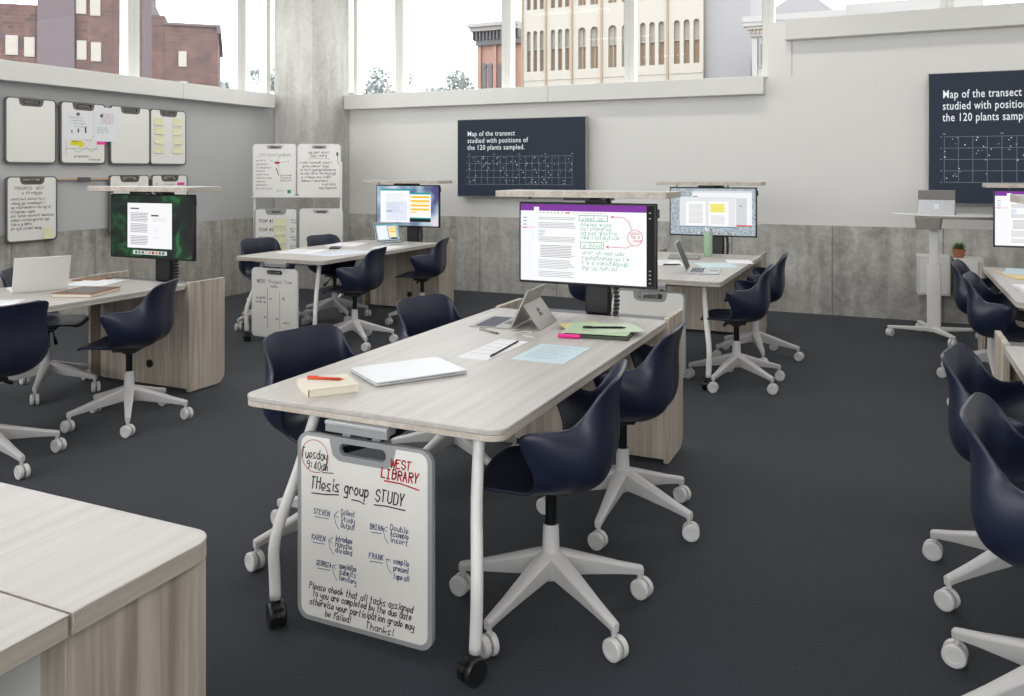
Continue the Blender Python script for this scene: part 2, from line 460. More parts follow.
# brick houses seen over the left ledge
yaw = R(CAMY + 18.6)
o0 = out(-17.2, 40)
bh = thing('brick_building', 'brown brick town building with mauve stair tower seen through left windows', 'building', (o0[0], o0[1], -6), yaw)
Z = 6.0
mb = MB()
mb.box(-16, -5.0, 0, 8, 0, 9.2 + Z, 'brick').box(-3.46, -1.9, 0, 8, 0, 11.5 + Z, 'brick').box(-1.9, -.6, .02, 8, 0, 11.5 + Z, 'brick')
mb.build('wall', bh)
MB().box(-5.0, -3.46, -.15, 8, 0, 11.5 + Z, 'brickg').build('stair_tower', bh)
MB().box(-.6, -.15, .05, 7, 0, 9.9 + Z, 'brickg').box(-.15, .44, .05, 7, 0, 9.05 + Z, 'brick').build('upper_block', bh)
def extwin(parent, x0, x1, z0, z1, y=0.0, mat='extwhite'):
    f = MB().box(x0, x1, y - .06, y, z0 + Z, z1 + Z, mat).build('window_frame', parent)
    g_ = MB(); w = (x1 - x0); h = (z1 - z0)
    for i in range(2):
        g_.box(x0 + .1 * w, x1 - .1 * w, y - .07, y - .055, z0 + Z + h * (.07 + .48 * i), z0 + Z + h * (.45 + .48 * i), 'extglass')
    g_.build('pane', f)
for x0, x1, z0, z1 in [(-6.3, -5.8, 6.85, 7.75), (-5.55, -5.12, 6.8, 7.7), (-3.42, -2.98, 8.9, 9.8), (-2.82, -2.38, 8.85, 9.75), (-3.38, -2.97, 6.75, 7.65), (-2.78, -2.35, 6.7, 7.6), (-7.6, -7.1, 6.9, 7.8)]:
    extwin(bh, x0, x1, z0, z1)
b2 = thing('brick_building', 'low flat-roofed brick building with parapet right of the mauve stair tower', 'building', (o0[0], o0[1], -6), yaw)
MB().box(.44, 2.86, .0, 9, 0, 8.62 + Z, 'brick').build('wall', b2)
MB().box(.44, 2.98, -.1, 9, 8.60 + Z, 8.72 + Z, 'brickg').box(2.8, 3.0, -.1, 9, 8.3 + Z, 8.6 + Z, 'brickg').build('parapet', b2)
extwin(b2, 1.05, 1.42, 6.6, 7.35); extwin(b2, 1.08, 1.45, 5.45, 5.9)

# cream stone block seen through the back windows (facade parallel to the back wall)
def bx_(px_):                      # where a sight line crosses the facade line 50 m off
    a = (px_ - 512) / 830.0
    return 50 * (cs * a - sn) / (sn * a + cs)
def hz(px_, py_, Y=50.0):
    a = (px_ - 512) / 830.0; d = Y / (sn * a + cs)
    return 1.48 + (172 - py_) * d / 830.0
cb = thing('stone_building', 'cream stone office block with rows of arched windows behind the back wall', 'building', (0, 50, -6))
xs = [bx_(p) for p in (522.5, 546, 572, 601.6, 634, 667.5, 703)]
z_lo, z_sill, z_head = 4, 8.15, 10.75
mb = MB()
mb.box(xs[0], xs[-1], .35, 9, 0, 24, 'creamd')
rows = [(8.05, 10.7), (12.1, 14.7), (16.2, 18.8)]
def arch_hole_wall(mb, x0, x1, z0, z1, wins, zz0, zz1, y0, y1, mat):
    """solid strips between openings with arched heads"""
    cur = x0
    for a, b_ in wins:
        mb.box(cur, a, y0, y1, z0, z1, mat)
        mb.box(a, b_, y0, y1, z0, zz0, mat)
        r_ = (b_ - a) / 2; n_ = 8; c_ = (a + b_) / 2
        pts = [(b_, z1), (a, z1), (a, zz1 - r_)]
        pts += [(c_ - r_ * math.cos(PI * k / n_), zz1 - r_ + r_ * math.sin(PI * k / n_)) for k in range(1, n_)]
        pts += [(b_, zz1 - r_)]
        # triangle fan pieces from the top edge
        arc = pts[2:]
        for (p, q) in zip(arc, arc[1:]):
            mb.add([(p[0], y0, p[1]), (q[0], y0, q[1]), (q[0], y0, z1), (p[0], y0, z1)], [(0, 1, 2, 3)], mat)
            mb.add([(p[0], y0, p[1]), (q[0], y0, q[1]), (q[0], y1, q[1]), (p[0], y1, p[1])], [(0, 3, 2, 1)], mat)
        cur = b_
    mb.box(cur, x1, y0, y1, z0, z1, mat)
for bay in range(6):
    x0, x1 = xs[bay], xs[bay + 1]; w = x1 - x0
    nwin = 3 if bay not in (2, 3) else 2
    fw = MB()
    zprev = 0
    for (a, b_) in rows:
        ww = w * (.17 if nwin == 3 else .26); gap = (w * .86 - nwin * ww) / (nwin)
        wins = []
        cur = x0 + w * .12 + gap * .5
        for k in range(nwin):
            wins.append((cur, cur + ww)); cur += ww + gap * .92
        arch_hole_wall(fw, x0, x1, zprev, b_ + 6 + .35, wins, a + 6 - .0, b_ + 6, 0, .34, 'cream')
        for (p, q) in wins:
            fw.box(p, q, .2, .26, (a + b_) / 2 + 6.1, (a + b_) / 2 + 6.18, 'cream')
            if nwin == 2: fw.box((p + q) / 2 - .02, (p + q) / 2 + .02, .2, .26, a + 6, b_ + 5.9, 'cream')
            fw.box(p, q, .3, .34, (a + b_) / 2 + 6.14, b_ + 6, 'extglass')
        zprev = b_ + 6.35
    fw.box(x0, x1, 0, .34, zprev, 24, 'cream')
    fw.box(x0 + .12, x1 - .02, -.05, 0, 6 + 7.45, 6 + 7.6, 'cream')
    fw.build('facade_bay', cb, recalc=True)
    MB().box(x0 - .05, x0 + .06, -.09, .0, 0, 24, 'creamd').build('pilaster', cb)
mb.build('wall', cb)
sb = thing('rendered_building', 'plain pale grey rendered building right of the cream stone block', 'building', (0, 50, -6))
MB().box(bx_(703) + .02, bx_(749), .5, 9, 0, 24, 'extgrey').build('wall', sb)
# ornate white building
ob = thing('ornate_building', 'white building with heavy bracketed cornice seen behind the wall step', 'building', (0, 44, -6))
def ax(px_, Y): 
    a = (px_ - 512) / 830.0
    return Y * (cs * a - sn) / (sn * a + cs)
x0, x1 = ax(749, 44), ax(843, 44)
mb = MB().box(x0 + .1, x1 - .1, .5, 8, 0, 8.6 + Z, 'extwhite')
mb.box(x0 + .1, x0 + .35, .4, .5, 0, 8.4 + Z, 'extwhite').box(x0 + 1.05, x0 + 1.25, .4, .5, 0, 8.4 + Z, 'extwhite')
mb.build('wall', ob)
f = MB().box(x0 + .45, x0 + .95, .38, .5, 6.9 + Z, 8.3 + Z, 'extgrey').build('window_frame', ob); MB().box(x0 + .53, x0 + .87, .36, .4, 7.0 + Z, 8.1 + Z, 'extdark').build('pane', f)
mb = MB()
mb.box(x0 - .3, x1 + .1, 0, .6, 9.0 + Z, 9.2 + Z, 'extwhite').box(x0 - .15, x1, .15, .6, 8.85 + Z, 9.0 + Z, 'cream').box(x0, x1 - .1, .3, .6, 8.5 + Z, 8.62 + Z, 'extwhite')
mb.box(x0 - .35, x1 + .1, -.05, .6, 9.2 + Z, 9.5 + Z, 'extwhite')
k = x0
while k < x1 - .1:
    mb.box(k, k + .1, .2, .5, 8.62 + Z, 8.85 + Z, 'creamd'); k += .2
mb.build('cornice', ob)
MB().prism([(x0 + .6, 9.5 + Z), (x1 - .4, 9.5 + Z), ((x0 + x1) / 2 + .4, 10.7 + Z)], .1, .5, 'extgrey', axis='y').build('pediment', ob)
wb_ = thing('white_building', 'long white building with a row of small windows over the right ledge', 'building', (0, 46, -6))
xa, xb = ax(845, 46), ax(985, 46)
MB().box(xa, xb, .5, 8, 0, 16.2, 'extwhite').build('wall', wb_)
for k in range(9):
    a = xa + .5 + k * .75
    extwin(wb_, a, a + .34, 7.95, 8.85, y=.5, mat='extgrey')
# red turreted house with cornice
rb = thing('salmon_building', 'salmon brick house with dark bracketed cornice and slim arched windows', 'building', (0, 62, -6))
xa, xb = ax(477, 62), ax(519, 62)
MB().box(xa, xb, .5, 8, 0, hz(490, 44, 62) + Z, 'brickr').build('wall', rb)
za, zb, zc_ = hz(480, 27, 62) + Z, hz(480, 36, 62) + Z, hz(480, 44, 62) + Z
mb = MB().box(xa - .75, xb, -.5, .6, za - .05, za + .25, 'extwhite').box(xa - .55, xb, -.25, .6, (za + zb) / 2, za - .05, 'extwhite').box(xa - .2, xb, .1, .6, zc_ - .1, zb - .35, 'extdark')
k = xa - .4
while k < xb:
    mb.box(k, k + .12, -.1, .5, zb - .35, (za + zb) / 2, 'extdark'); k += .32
mb.build('cornice', rb)
for p in (482, 488, 498, 504):
    a = ax(p, 62); w = .17; zt = hz(p, 63, 62) + Z
    f = MB().box(a - w, a + w, .4, .5, 0, zt - w, 'extdark').lathe([(w * 1.3, .35), (w * 1.3, .5)], 'extdark', (a, 0, zt - w), 'y', 12).build('window_opening', rb)
for p in (477.5, 493, 511):
    a = ax(p, 62); MB().box(a - .15, a + .15, .3, .5, 0, zc_, 'brickr').build('pilaster', rb)
# hillside, its haze put into the pale colour
hp = out(-24, 92)
hm = MB()
rnd = random.Random(3)
pts = [(-60, -6)]
for k in range(41):
    pts.append((-60 + k * 2.6, 13.4 + 3 * math.exp(-((k - 14) / 9.0) ** 2) * .3 + rnd.uniform(-.15, .15)))
pts.append((44, -6))
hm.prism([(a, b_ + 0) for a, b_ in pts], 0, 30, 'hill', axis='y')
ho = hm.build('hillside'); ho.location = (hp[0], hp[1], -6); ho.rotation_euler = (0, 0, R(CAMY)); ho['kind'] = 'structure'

def tree(label, px_, dist, zc, rx, rz, seed):
    rnd = random.Random(seed)
    p = out((px_ - 512) / 830 * dist, dist)
    t = thing('leafy_tree', label, 'tree', (p[0], p[1], -6), 0, 'trees beyond the windows')
    MB().tube([(0, 0, 0), (.1, 0, zc + 5.0), (0, .1, zc + 6.2)], [.3, .2, .08], 'greyw', 8).build('trunk', t)
    mb = MB()
    for _ in range(8):
        q = Vector((rnd.gauss(0, rx * .45), rnd.gauss(0, rx * .45), rnd.uniform(-rz * .6, rz * .55)))
        rr_ = rnd.uniform(.35, .6) * rz
        for _k in range(70):
            d = Vector((rnd.gauss(0, 1), rnd.gauss(0, 1), rnd.gauss(0, 1))).normalized() * rr_ * rnd.uniform(.5, 1.05)
            c_ = q + d + Vector((0, 0, zc + 6)); s_ = rnd.uniform(.08, .17)
            a = Vector((rnd.gauss(0, 1), rnd.gauss(0, 1), rnd.gauss(0, 1))).normalized(); b2_ = a.orthogonal().normalized()
            mb.quad([c_ - a * s_, c_ - b2_ * s_, c_ + a * s_, c_ + b2_ * s_], 'foliage')
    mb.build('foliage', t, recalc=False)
tree('taller hazy tree outside, just left of the second back window post', 387, 62, 8.0, 1.6, 1.5, 1)
tree('small hazy tree outside, far left in the pane beside the pillar', 372, 66, 7.4, 1.2, 1.0, 2)
tree('round hazy tree outside, just left of the salmon house', 461, 62, 8.0, 1.3, 1.3, 3)
tree('low hazy tree outside, left of the round tree by the salmon house', 440, 66, 7.4, 1.3, 1.0, 4)
tree('hazy tree outside, in the left-wall pane next to the pillar', 267, 60, 8.1, 1.0, 1.0, 5)
tree('low hazy tree outside, right of the flat-roofed brick building', 225, 60, 7.6, .9, .9, 6)
tree('hazy bush outside, right of the second back window post', 416, 72, 7.4, 1.0, .8, 8)
for i, (p, zt, w, lab) in enumerate([(255, 7.4, 1.5, 'pale distant house outside the left-wall pane next to the pillar'), (355, 7.5, 1.3, 'pale distant house right of the pillar below the small tree'), (425, 7.5, 1.6, 'pale distant house between the two back-window trees')]):
    q = out((p - 512) / 830 * 70, 70)
    t = thing('distant_house', lab, 'house', (q[0], q[1], -6), R(CAMY))
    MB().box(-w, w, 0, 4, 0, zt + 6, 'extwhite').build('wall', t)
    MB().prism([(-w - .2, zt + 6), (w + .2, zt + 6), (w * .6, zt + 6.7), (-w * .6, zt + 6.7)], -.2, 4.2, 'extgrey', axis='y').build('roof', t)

# ------------------------------------------------------------------ chair
def catmull(P, t):
    n_ = len(P) - 1; i = min(int(t), n_ - 1); f_ = t - i
    p0 = P[max(i - 1, 0)]; p1 = P[i]; p2 = P[i + 1]; p3 = P[min(i + 2, n_)]
    return [0.5 * ((2 * b_) + (-a + c_) * f_ + (2 * a - 5 * b_ + 4 * c_ - d) * f_ * f_ + (-a + 3 * b_ - 3 * c_ + d) * f_ ** 3) for a, b_, c_, d in zip(p0, p1, p2, p3)]
# station: centre (y,z), inner control (x,y,z), outer control (x,y,z), rim (x,y,z)
ST = [
 (.235, .418,  .08, .236, .418,  .15, .234, .420,  .175, .216, .425),
 (.212, .437,  .09, .213, .436,  .17, .208, .440,  .205, .182, .446),
 (.12,  .437,  .09, .12, .434,   .17, .12, .437,   .222, .10, .450),
 (.03,  .430,  .10, .03, .424,   .20, .03, .424,   .240, .020, .462),
 (-.045,.428,  .12, -.045, .418, .245, -.040, .425, .262, .008, .540),
 (-.10, .433,  .13, -.110, .416, .268, -.095, .428,  .288, .045, .645),
 (-.150,.446,  .14, -.160, .430, .276, -.135, .445,  .302, .030, .684),
 (-.190,.478,  .14, -.202, .468, .274, -.180, .480,  .280, -.030, .692),
 (-.210,.535,  .13, -.222, .530, .262, -.200, .540,  .228, -.096, .690),
 (-.214,.605,  .12, -.226, .605, .238, -.206, .615,  .202, -.130, .712),
 (-.211,.675,  .11, -.222, .675, .212, -.208, .685,  .198, -.158, .748),
 (-.216,.738,  .10, -.224, .738, .190, -.214, .745,  .198, -.184, .784),
 (-.229,.793,  .09, -.233, .793, .168, -.228, .795,  .188, -.210, .811),
 (-.240,.822,  .07, -.241, .822, .135, -.238, .822,  .158, -.230, .827),
 (-.244,.832,  .04, -.244, .832, .085, -.243, .832,  .115, -.241, .832)]
def chair_shell():
    NU, NV = 60, 13
    vs = []; fs = []
    for i in range(NU + 1):
        s_ = catmull(ST, (len(ST) - 1) * i / NU)
        c0 = Vector((0, s_[0], s_[1])); p1 = Vector(s_[2:5]); p2 = Vector(s_[5:8]); p3 = Vector(s_[8:11])
        row = []
        for j in range(NV + 1):
            t = j / NV
            row.append(c0 * (1 - t) ** 3 + 3 * p1 * t * (1 - t) ** 2 + 3 * p2 * t * t * (1 - t) + p3 * t ** 3)
        row = [Vector((p.x, p.y, p.z + .030 * max(0, .692 - p.z) / .274)) for p in row]
        full = [Vector((-p.x, p.y, p.z)) for p in reversed(row[1:])] + row
        vs += full
    W = 2 * NV + 1
    for i in range(NU):
        for j in range(W - 1):
            fs.append((i * W + j, i * W + j + 1, (i + 1) * W + j + 1, (i + 1) * W + j))
    me = bpy.data.meshes.new('shell'); me.from_pydata([tuple(v) for v in vs], [], fs)
    me.materials.append(M['navy'])
    bm = bmesh.new(); bm.from_mesh(me); bmesh.ops.recalc_face_normals(bm, faces=bm.faces); bm.to_mesh(me); bm.free()
    for p in me.polygons: p.use_smooth = True
    o = bpy.data.objects.new('shell', me)
    return o

def chair_proto():
    t = thing('swivel_chair', 'x', 'chair', (0, 0, 0), 0)
    o = chair_shell(); C.objects.link(o); o.parent = t
    md = o.modifiers.new('s', 'SOLIDIFY'); md.thickness = .012; md.offset = 0
    md = o.modifiers.new('ss', 'SUBSURF'); md.levels = 1; md.render_levels = 1
    mb = MB().lathe([(.019, .265), (.019, .422)], 'blackm', seg=20).lathe([(.024, .285), (.024, .30)], 'black', seg=20)
    mb.build('gas_cylinder', t, smooth='auto')
    MB().box(-.075, .075, -.07, .07, .421, .440, 'black').lathe([(.035, .402), (.05, .4215)], 'black').build('seat_mount', t, bevel=.004)
    MB().tube([(.03, .04, .428), (.12, .07, .405), (.17, .09, .380)], [.005, .005, .006], 'black', 8).tube([(.165, .088, .382), (.21, .105, .362)], [.011, .012], 'black', 10).build('height_lever', t, smooth='auto')
    hub = MB().lathe([(.030, .115), (.040, .13), (.041, .185), (.029, .218), (.0265, .292), (.024, .298)], 'base').build('hub', t, smooth='auto')
    leg0 = None
    for k in range(5):
        if leg0 is None:
            mb = MB(); secs = []
            for r_, zt, zb_, wt, wb2 in [(.015, .212, .125, .030, .022), (.06, .200, .122, .030, .020), (.15, .170, .110, .025, .016), (.24, .140, .098, .020, .013), (.315, .118, .086, .0165, .012), (.336, .112, .080, .014, .011)]:
                secs.append([(r_, -wt, zt - .008), (r_, -wt * .5, zt), (r_, wt * .5, zt), (r_, wt, zt - .008), (r_, wb2, zb_), (r_, -wb2, zb_)])
            vs = [p for s_ in secs for p in s_]; fs = []
            for i in range(len(secs) - 1):
                for j in range(6):
                    fs.append((i * 6 + j, i * 6 + (j + 1) % 6, (i + 1) * 6 + (j + 1) % 6, (i + 1) * 6 + j))
            fs += [tuple(range(6)), tuple((len(secs) - 1) * 6 + j for j in reversed(range(6)))]
            mb.add(vs, fs, 'base')
            mb.cyl((.324, 0, .064), (.324, 0, .088), .0075, .010, 'base', 12)
            leg0 = mb.build('leg', t, bevel=.004)
            cm = MB()
            for s_ in (-1, 1):
                pr = [(.012, .005), (.033, .005), (.0345, .008), (.0345, .021), (.031, .025), (.020, .0255), (.018, .0235), (.008, .0235)]
                cm.lathe([(a, b_ * s_) for a, b_ in pr], 'caster', (0, 0, .0345), 'y', 24)
            cm.prism([(.031 * math.cos(R(a)), .0345 + .031 * math.sin(R(a))) for a in range(10, 175, 15)], -.005, .005, 'greyw', axis='y')
            cm.build('caster', leg0, smooth='auto', loc=(.332, 0, 0), rotz=R(20))
            legs = [leg0]
        else:
            l = leg0.copy(); C.objects.link(l); l.parent = t
            c_ = leg0.children[0].copy(); C.objects.link(c_); c_.parent = l
            legs.append(l)
        legs[-1].rotation_euler = (0, 0, 2 * PI * k / 5)
    return t
chair0 = chair_proto(); used = [False]
def place_chair(x, y, heading, star, label, group, cast=20):
    rz = R(heading - 90)
    if not used[0]:
        t = chair0; used[0] = True; t.location = (x, y, 0); t.rotation_euler = (0, 0, rz); t['label'] = label; t['group'] = group
    else:
        t = dup(chair0, (x, y, 0), rz, label, group)
    rnd = random.Random(label)
    k = 0
    for ch in t.children:
        if ch.name.startswith('leg'):
            ch.rotation_euler = (0, 0, R(star + 72 * k) - rz); k += 1
            for c_ in ch.children: c_.rotation_euler = (0, 0, R(cast) - R(star + 72 * (k - 1)) + R(rnd.uniform(-25, 25)))
    return t
GM, GL, GBL, GBR, GR1, GR2 = ('chairs around the middle table', 'chairs around the near left table', 'chairs around the far left table', 'chairs around the far table in the middle', 'chairs at the far right table', 'chairs at the near right table')
place_chair(-1.04, 2.60, 191, 40, 'navy swivel chair nearest the camera on right of the middle table', GM, 350)
place_chair(-1.045, 3.44, 182, 54, 'navy swivel chair by the wooden end panel of the middle table', GM, 350)
place_chair(-2.0, 2.71, -13, 243, 'navy swivel chair left of middle table, beside the notebook and red pen', GM, 350)
place_chair(-2.0, 3.68, -14, 332, 'navy swivel chair left of middle table, beside the open tablet', GM, 350)
place_chair(-4.12, 3.55, 207, 30, 'navy swivel chair in front of the wooden end cabinet of near left table', GL, 350)
place_chair(-4.14, 2.70, 180, 66, 'navy swivel chair cut off by the left picture edge, back to the aisle', GL, 350)
place_chair(-5.17, 3.79, 40, -48, 'navy swivel chair behind the open white laptop at near left table', GL, 350)
place_chair(-5.43, 6.30, -20, 252, 'navy swivel chair on far left table’s left side, nearer the hanging board', GBL, 350)
place_chair(-5.12, 6.91, -16, 40, 'navy swivel chair in front of the blank board on the easel', GBL, 350)
place_chair(-4.20, 5.95, 192, 33, 'navy swivel chair with full back to camera at far left table', GBL, 350)
place_chair(-4.18, 7.05, 196, 10, 'navy swivel chair beside the open laptop and end cabinet at far left table', GBL, 350)
place_chair(-.98, 5.95, 184, 36, 'navy swivel chair on right of far middle table, nearer the table leg', GBR, 350)
place_chair(-.98, 6.85, 184, 0, 'navy swivel chair on right of far middle table, nearest the concrete wall', GBR, 350)
place_chair(-2.12, 6.35, 0, 12, 'navy swivel chair mostly hidden behind the middle table’s monitor column', GBR, 350)
place_chair(.66, 6.82, -12, 196, 'navy swivel chair in front of the white box unit and potted plant', GR1, 350)
place_chair(.68, 6.00, -12, 198, 'navy swivel chair by the near corner of the far right table', GR1, 350)
place_chair(.43, 3.38, -14, 148, 'navy swivel chair with pale rim, second from bottom right corner', GR2, 350)
place_chair(.435, 2.61, -12, 141, 'navy swivel chair nearest the bottom right corner, cut by the frame', GR2, 350)

# ------------------------------------------------------------------ tables
def bent_leg(side):
    q = .018 if side > 0 else .046
    pts = [(side * .320 + q, .15, .700), (side * .345 + q, .08, .50), (side * .376 + q, .02, .335), (side * .386 + q, -.0, .25), (side * .384 + q, -.0, .17), (side * .380 + q, -.0, .085)]
    P = [pts[0]]
    for i in range(60):
        P.append(catmull(pts, 5 * (i + 1) / 60.0))
    P = P[::4]
    return MB().tube(P, .0185, 'white', 16)
def black_caster(parent, x, y, ang):
    cm = MB()
    for s_ in (-1, 1):
        pr = [(.012, .006), (.038, .006), (.040, .010), (.040, .022), (.036, .027), (.020, .028), (.008, .026)]
        cm.lathe([(a, b_ * s_) for a, b_ in pr], 'black', (0, 0, .04), 'y', 24)
    cm.prism([(.041 * math.cos(R(a)), .04 + .041 * math.sin(R(a))) for a in range(20, 185, 15)], -.006, .006, 'black', axis='y')
    cm.cyl((.012, 0, .07), (.012, 0, .09), .013, .013, 'black', 14)
    cm.box(-.045, -.02, -.012, .012, .07, .078, 'black')
    return cm.build('caster', parent, smooth='auto', loc=(x - .012 * math.cos(ang), y - .012 * math.sin(ang), 0), rotz=ang)
def table_frame(cx, y0, label, hanger=True, sh=1.357, shx=0.0, group='wood-grain work tables on casters'):
    t = thing('work_table', label, 'table', (cx, y0, 0), 0, group)
    W = .48
    tp = MB()
    tp.prism(rrect(-W, W, 0, 1.97, .05, 8, (1, 1, 1, 1)), .718, .735, 'top').build('tabletop', t, bevel=.003)
    tp2 = MB().prism(rrect(-W + .001, W - .001, .001, 1.969, .05, 8), .700, .7178, 'edge').build('table_core', t, bevel=.002)
    for s_, a in ((-1, 2.5), (1, 1.2)):
        l = bent_leg(s_).build('leg', t, smooth=True)
        black_caster(l, s_ * .380 + (.018 if s_ > 0 else .046), .0, a)
    MB().box(-.36, .36, .13, .17, .672, .6995, 'greyw').box(-.24, -.20, .17, 1.94, .672, .6995, 'greyw').box(.20, .24, .17, 1.94, .672, .6995, 'greyw').build('under_frame', t, bevel=.003)
    if hanger:
        MB().box(-.125, .105, .0, .035, .672, .6985, 'grey').box(-.125, .105, -.014, .0, .664, .6985, 'grey').box(-.125, .105, -.0175, -.0142, .688, .6985, 'silver').box(-.08, -.05, .014, .030, .646, .672, 'grey').box(.03, .06, .014, .030, .646, .672, 'grey').build('board_hanger', t, bevel=.004)
    cab = MB()
    cab.prism([(-.455 + .14 * (1 - math.cos(R(a))), 1.975 + .14 * (1 - math.sin(R(a)))) for a in range(0, 91, 15)] + [(.455, 1.975), (.455, 2.235), (-.455, 2.235)], .03, .698, 'side')
    c_ = cab.build('end_cabinet', t)
    MB().box(-.44, .44, 1.99, 2.225, .6985, .706, 'dark').build('cable_tray', c_)
    for s_ in (-1, 1):
        x0_, x1_ = sorted((s_ * .456, s_ * .482))
        MB().prism(rrect(1.971, 2.295, .012, .742, .075, 8, (0, 0, 0, 0)) if False else rrect(1.971, 2.295, .012, .742, .075, 8, (1, 0, 0, 0)), x0_, x1_, 'side', axis='x').build('side_panel', c_, bevel=.002)
    MB().lathe([(.028, 1.966), (.028, 1.974)], 'black', (.12, 0, .17), 'y').build('cable_grommet', c_, smooth='auto')
    MB().box(-.025, .115, 2.145, 2.20, .707, sh - .0005, 'dark').build('monitor_column', t, bevel=.012)
    ch = MB()
    for k in range(20):
        zz = .71 + k * .022
        ch.box(.13 + .006 * math.sin(k * .5), .156 + .006 * math.sin(k * .5), 2.16, 2.19, zz, zz + .016, 'black')
    ch.box(.136, .150, 2.168, 2.182, .707, 1.14, 'greyd')
    ch.build('cable_chain', t, bevel=.003)
    MB().prism(rrect(-.478 + shx, .478 + shx, 1.955, 2.275, .012, 4), sh, sh + .033, 'edge', capmat='top').build('monitor_shelf', t, bevel=.002)
    MB().box(-.09, .06, 1.985, 2.03, sh - .016, sh - .0005, 'black').build('sensor_bar', t, bevel=.003)
    for x_ in (.12, .17, -.30): MB().box(x_, x_ + .015, 2.0, 2.02, sh - .013, sh - .0005, 'greyd').build('shelf_bracket', t, bevel=.002)
    return t
T = {}
T[1] = table_frame(-1.495, 2.15, 'long wood-grain work table in the middle, nearest complete one, large whiteboard hung on end', sh=1.345)
T[2] = table_frame(-4.80, 5.66, 'wood-grain work table at far left, in front of the whiteboard easel')
T[3] = table_frame(-1.52, 5.68, 'wood-grain work table holding the green bottle, behind the middle table')
T[4] = table_frame(-4.73, 2.17, 'wood-grain work table at left edge carrying the open white laptop', hanger=False, sh=1.345)
T[5] = table_frame(1.14, 5.52, 'wood-grain work table at right edge, below the right wall screen', hanger=False, shx=.025)
T[6] = table_frame(.925, 2.16, 'wood-grain work table at right edge nearest the two pale-rimmed chairs', hanger=False, sh=1.345, shx=.055)

# corner desk at the lower left
t = thing('work_table', 'empty wood-grain table corner with cabinet, filling the lower left of picture', 'table', (-1.738, 1.305, 0), 0, 'wood-grain work tables on casters')
W = .48
MB().prism(rrect(-W, W, -.335, 0, .055, 8, (0, 1, 1, 0)), .731, .736, 'top').build('cabinet_top', t, bevel=.0025)
MB().prism(rrect(-W + .001, W - .001, -.334, -.001, .0545, 8, (0, 1, 1, 0)), .695, .7309, 'edge').build('cabinet_top_core', t, bevel=.002)
MB().prism(rrect(-W, W, -2.25, -.341, .05, 8, (1, 0, 0, 1)), .731, .735, 'top').build('tabletop', t, bevel=.0025)
MB().prism(rrect(-W + .001, W - .001, -2.249, -.342, .0495, 8, (1, 0, 0, 1)), .695, .7309, 'edge').build('table_core', t, bevel=.002)
c_ = MB().box(-.435, .435, -.30, -.03, .02, .6945, 'side').build('end_cabinet', t)
for s_ in (-1, 1):
    x0_, x1_ = sorted((s_ * .436, s_ * .458))
    MB().prism(rrect(-.332, -.012, .012, .6945, .02, 4, (0, 0, 0, 0)), x0_, x1_, 'side', axis='x').build('side_panel', c_, bevel=.002)
MB().box(.375, .435, -.318, -.302, .03, .694, 'side').build('back_panel', c_)
MB().box(-.43, .374, -.316, -.302, .03, .694, 'white').build('door', c_)
MB().box(-.40, .40, -.66, -.64, .30, .66, 'white').box(-.40, .40, -.64, -.345, .66, .6945, 'greyw').build('modesty_panel', t, bevel=.003)
for s_ in (-1, 1):
    l = MB().tube([(s_ * .33, -2.1, .69), (s_ * .37, -2.24, .3), (s_ * .37, -2.24, .085)], .0185, 'white').build('leg', t, smooth=True)
    black_caster(l, s_ * .37, -2.24, 1.0)

# ------------------------------------------------------------------ whiteboards
def notch_outline(w, h, m_=.016, r=.03):
    """writing face with the handle notch cut from its top edge; local x centred, z from 0 at bottom"""
    x0, x1, z0, z1 = -w / 2 + m_, w / 2 - m_, m_, h - m_ * .6
    pts = []
    for (cx, cz, a0) in ((x0 + r, z0 + r, 180), (x1 - r, z0 + r, 270), (x1 - r, z1 - r, 0)):
        for k in range(7):
            a = R(a0 + 15 * k); pts.append((cx + r * math.cos(a), cz + r * math.sin(a)))
    nb, nt_, nd = w * .20, w * .248, .066
    pts += [(nt_, z1), (nb + .012, z1 - nd * .75), (nb - .008, z1 - nd * .96), (nb - .02, z1 - nd), (-nb + .02, z1 - nd), (-nb + .008, z1 - nd * .96), (-nb - .012, z1 - nd * .75), (-nt_, z1)]
    for k in range(7):
        a = R(90 + 15 * k); pts.append((x0 + r + r * math.cos(a), z1 - r + r * math.sin(a)))
    return pts
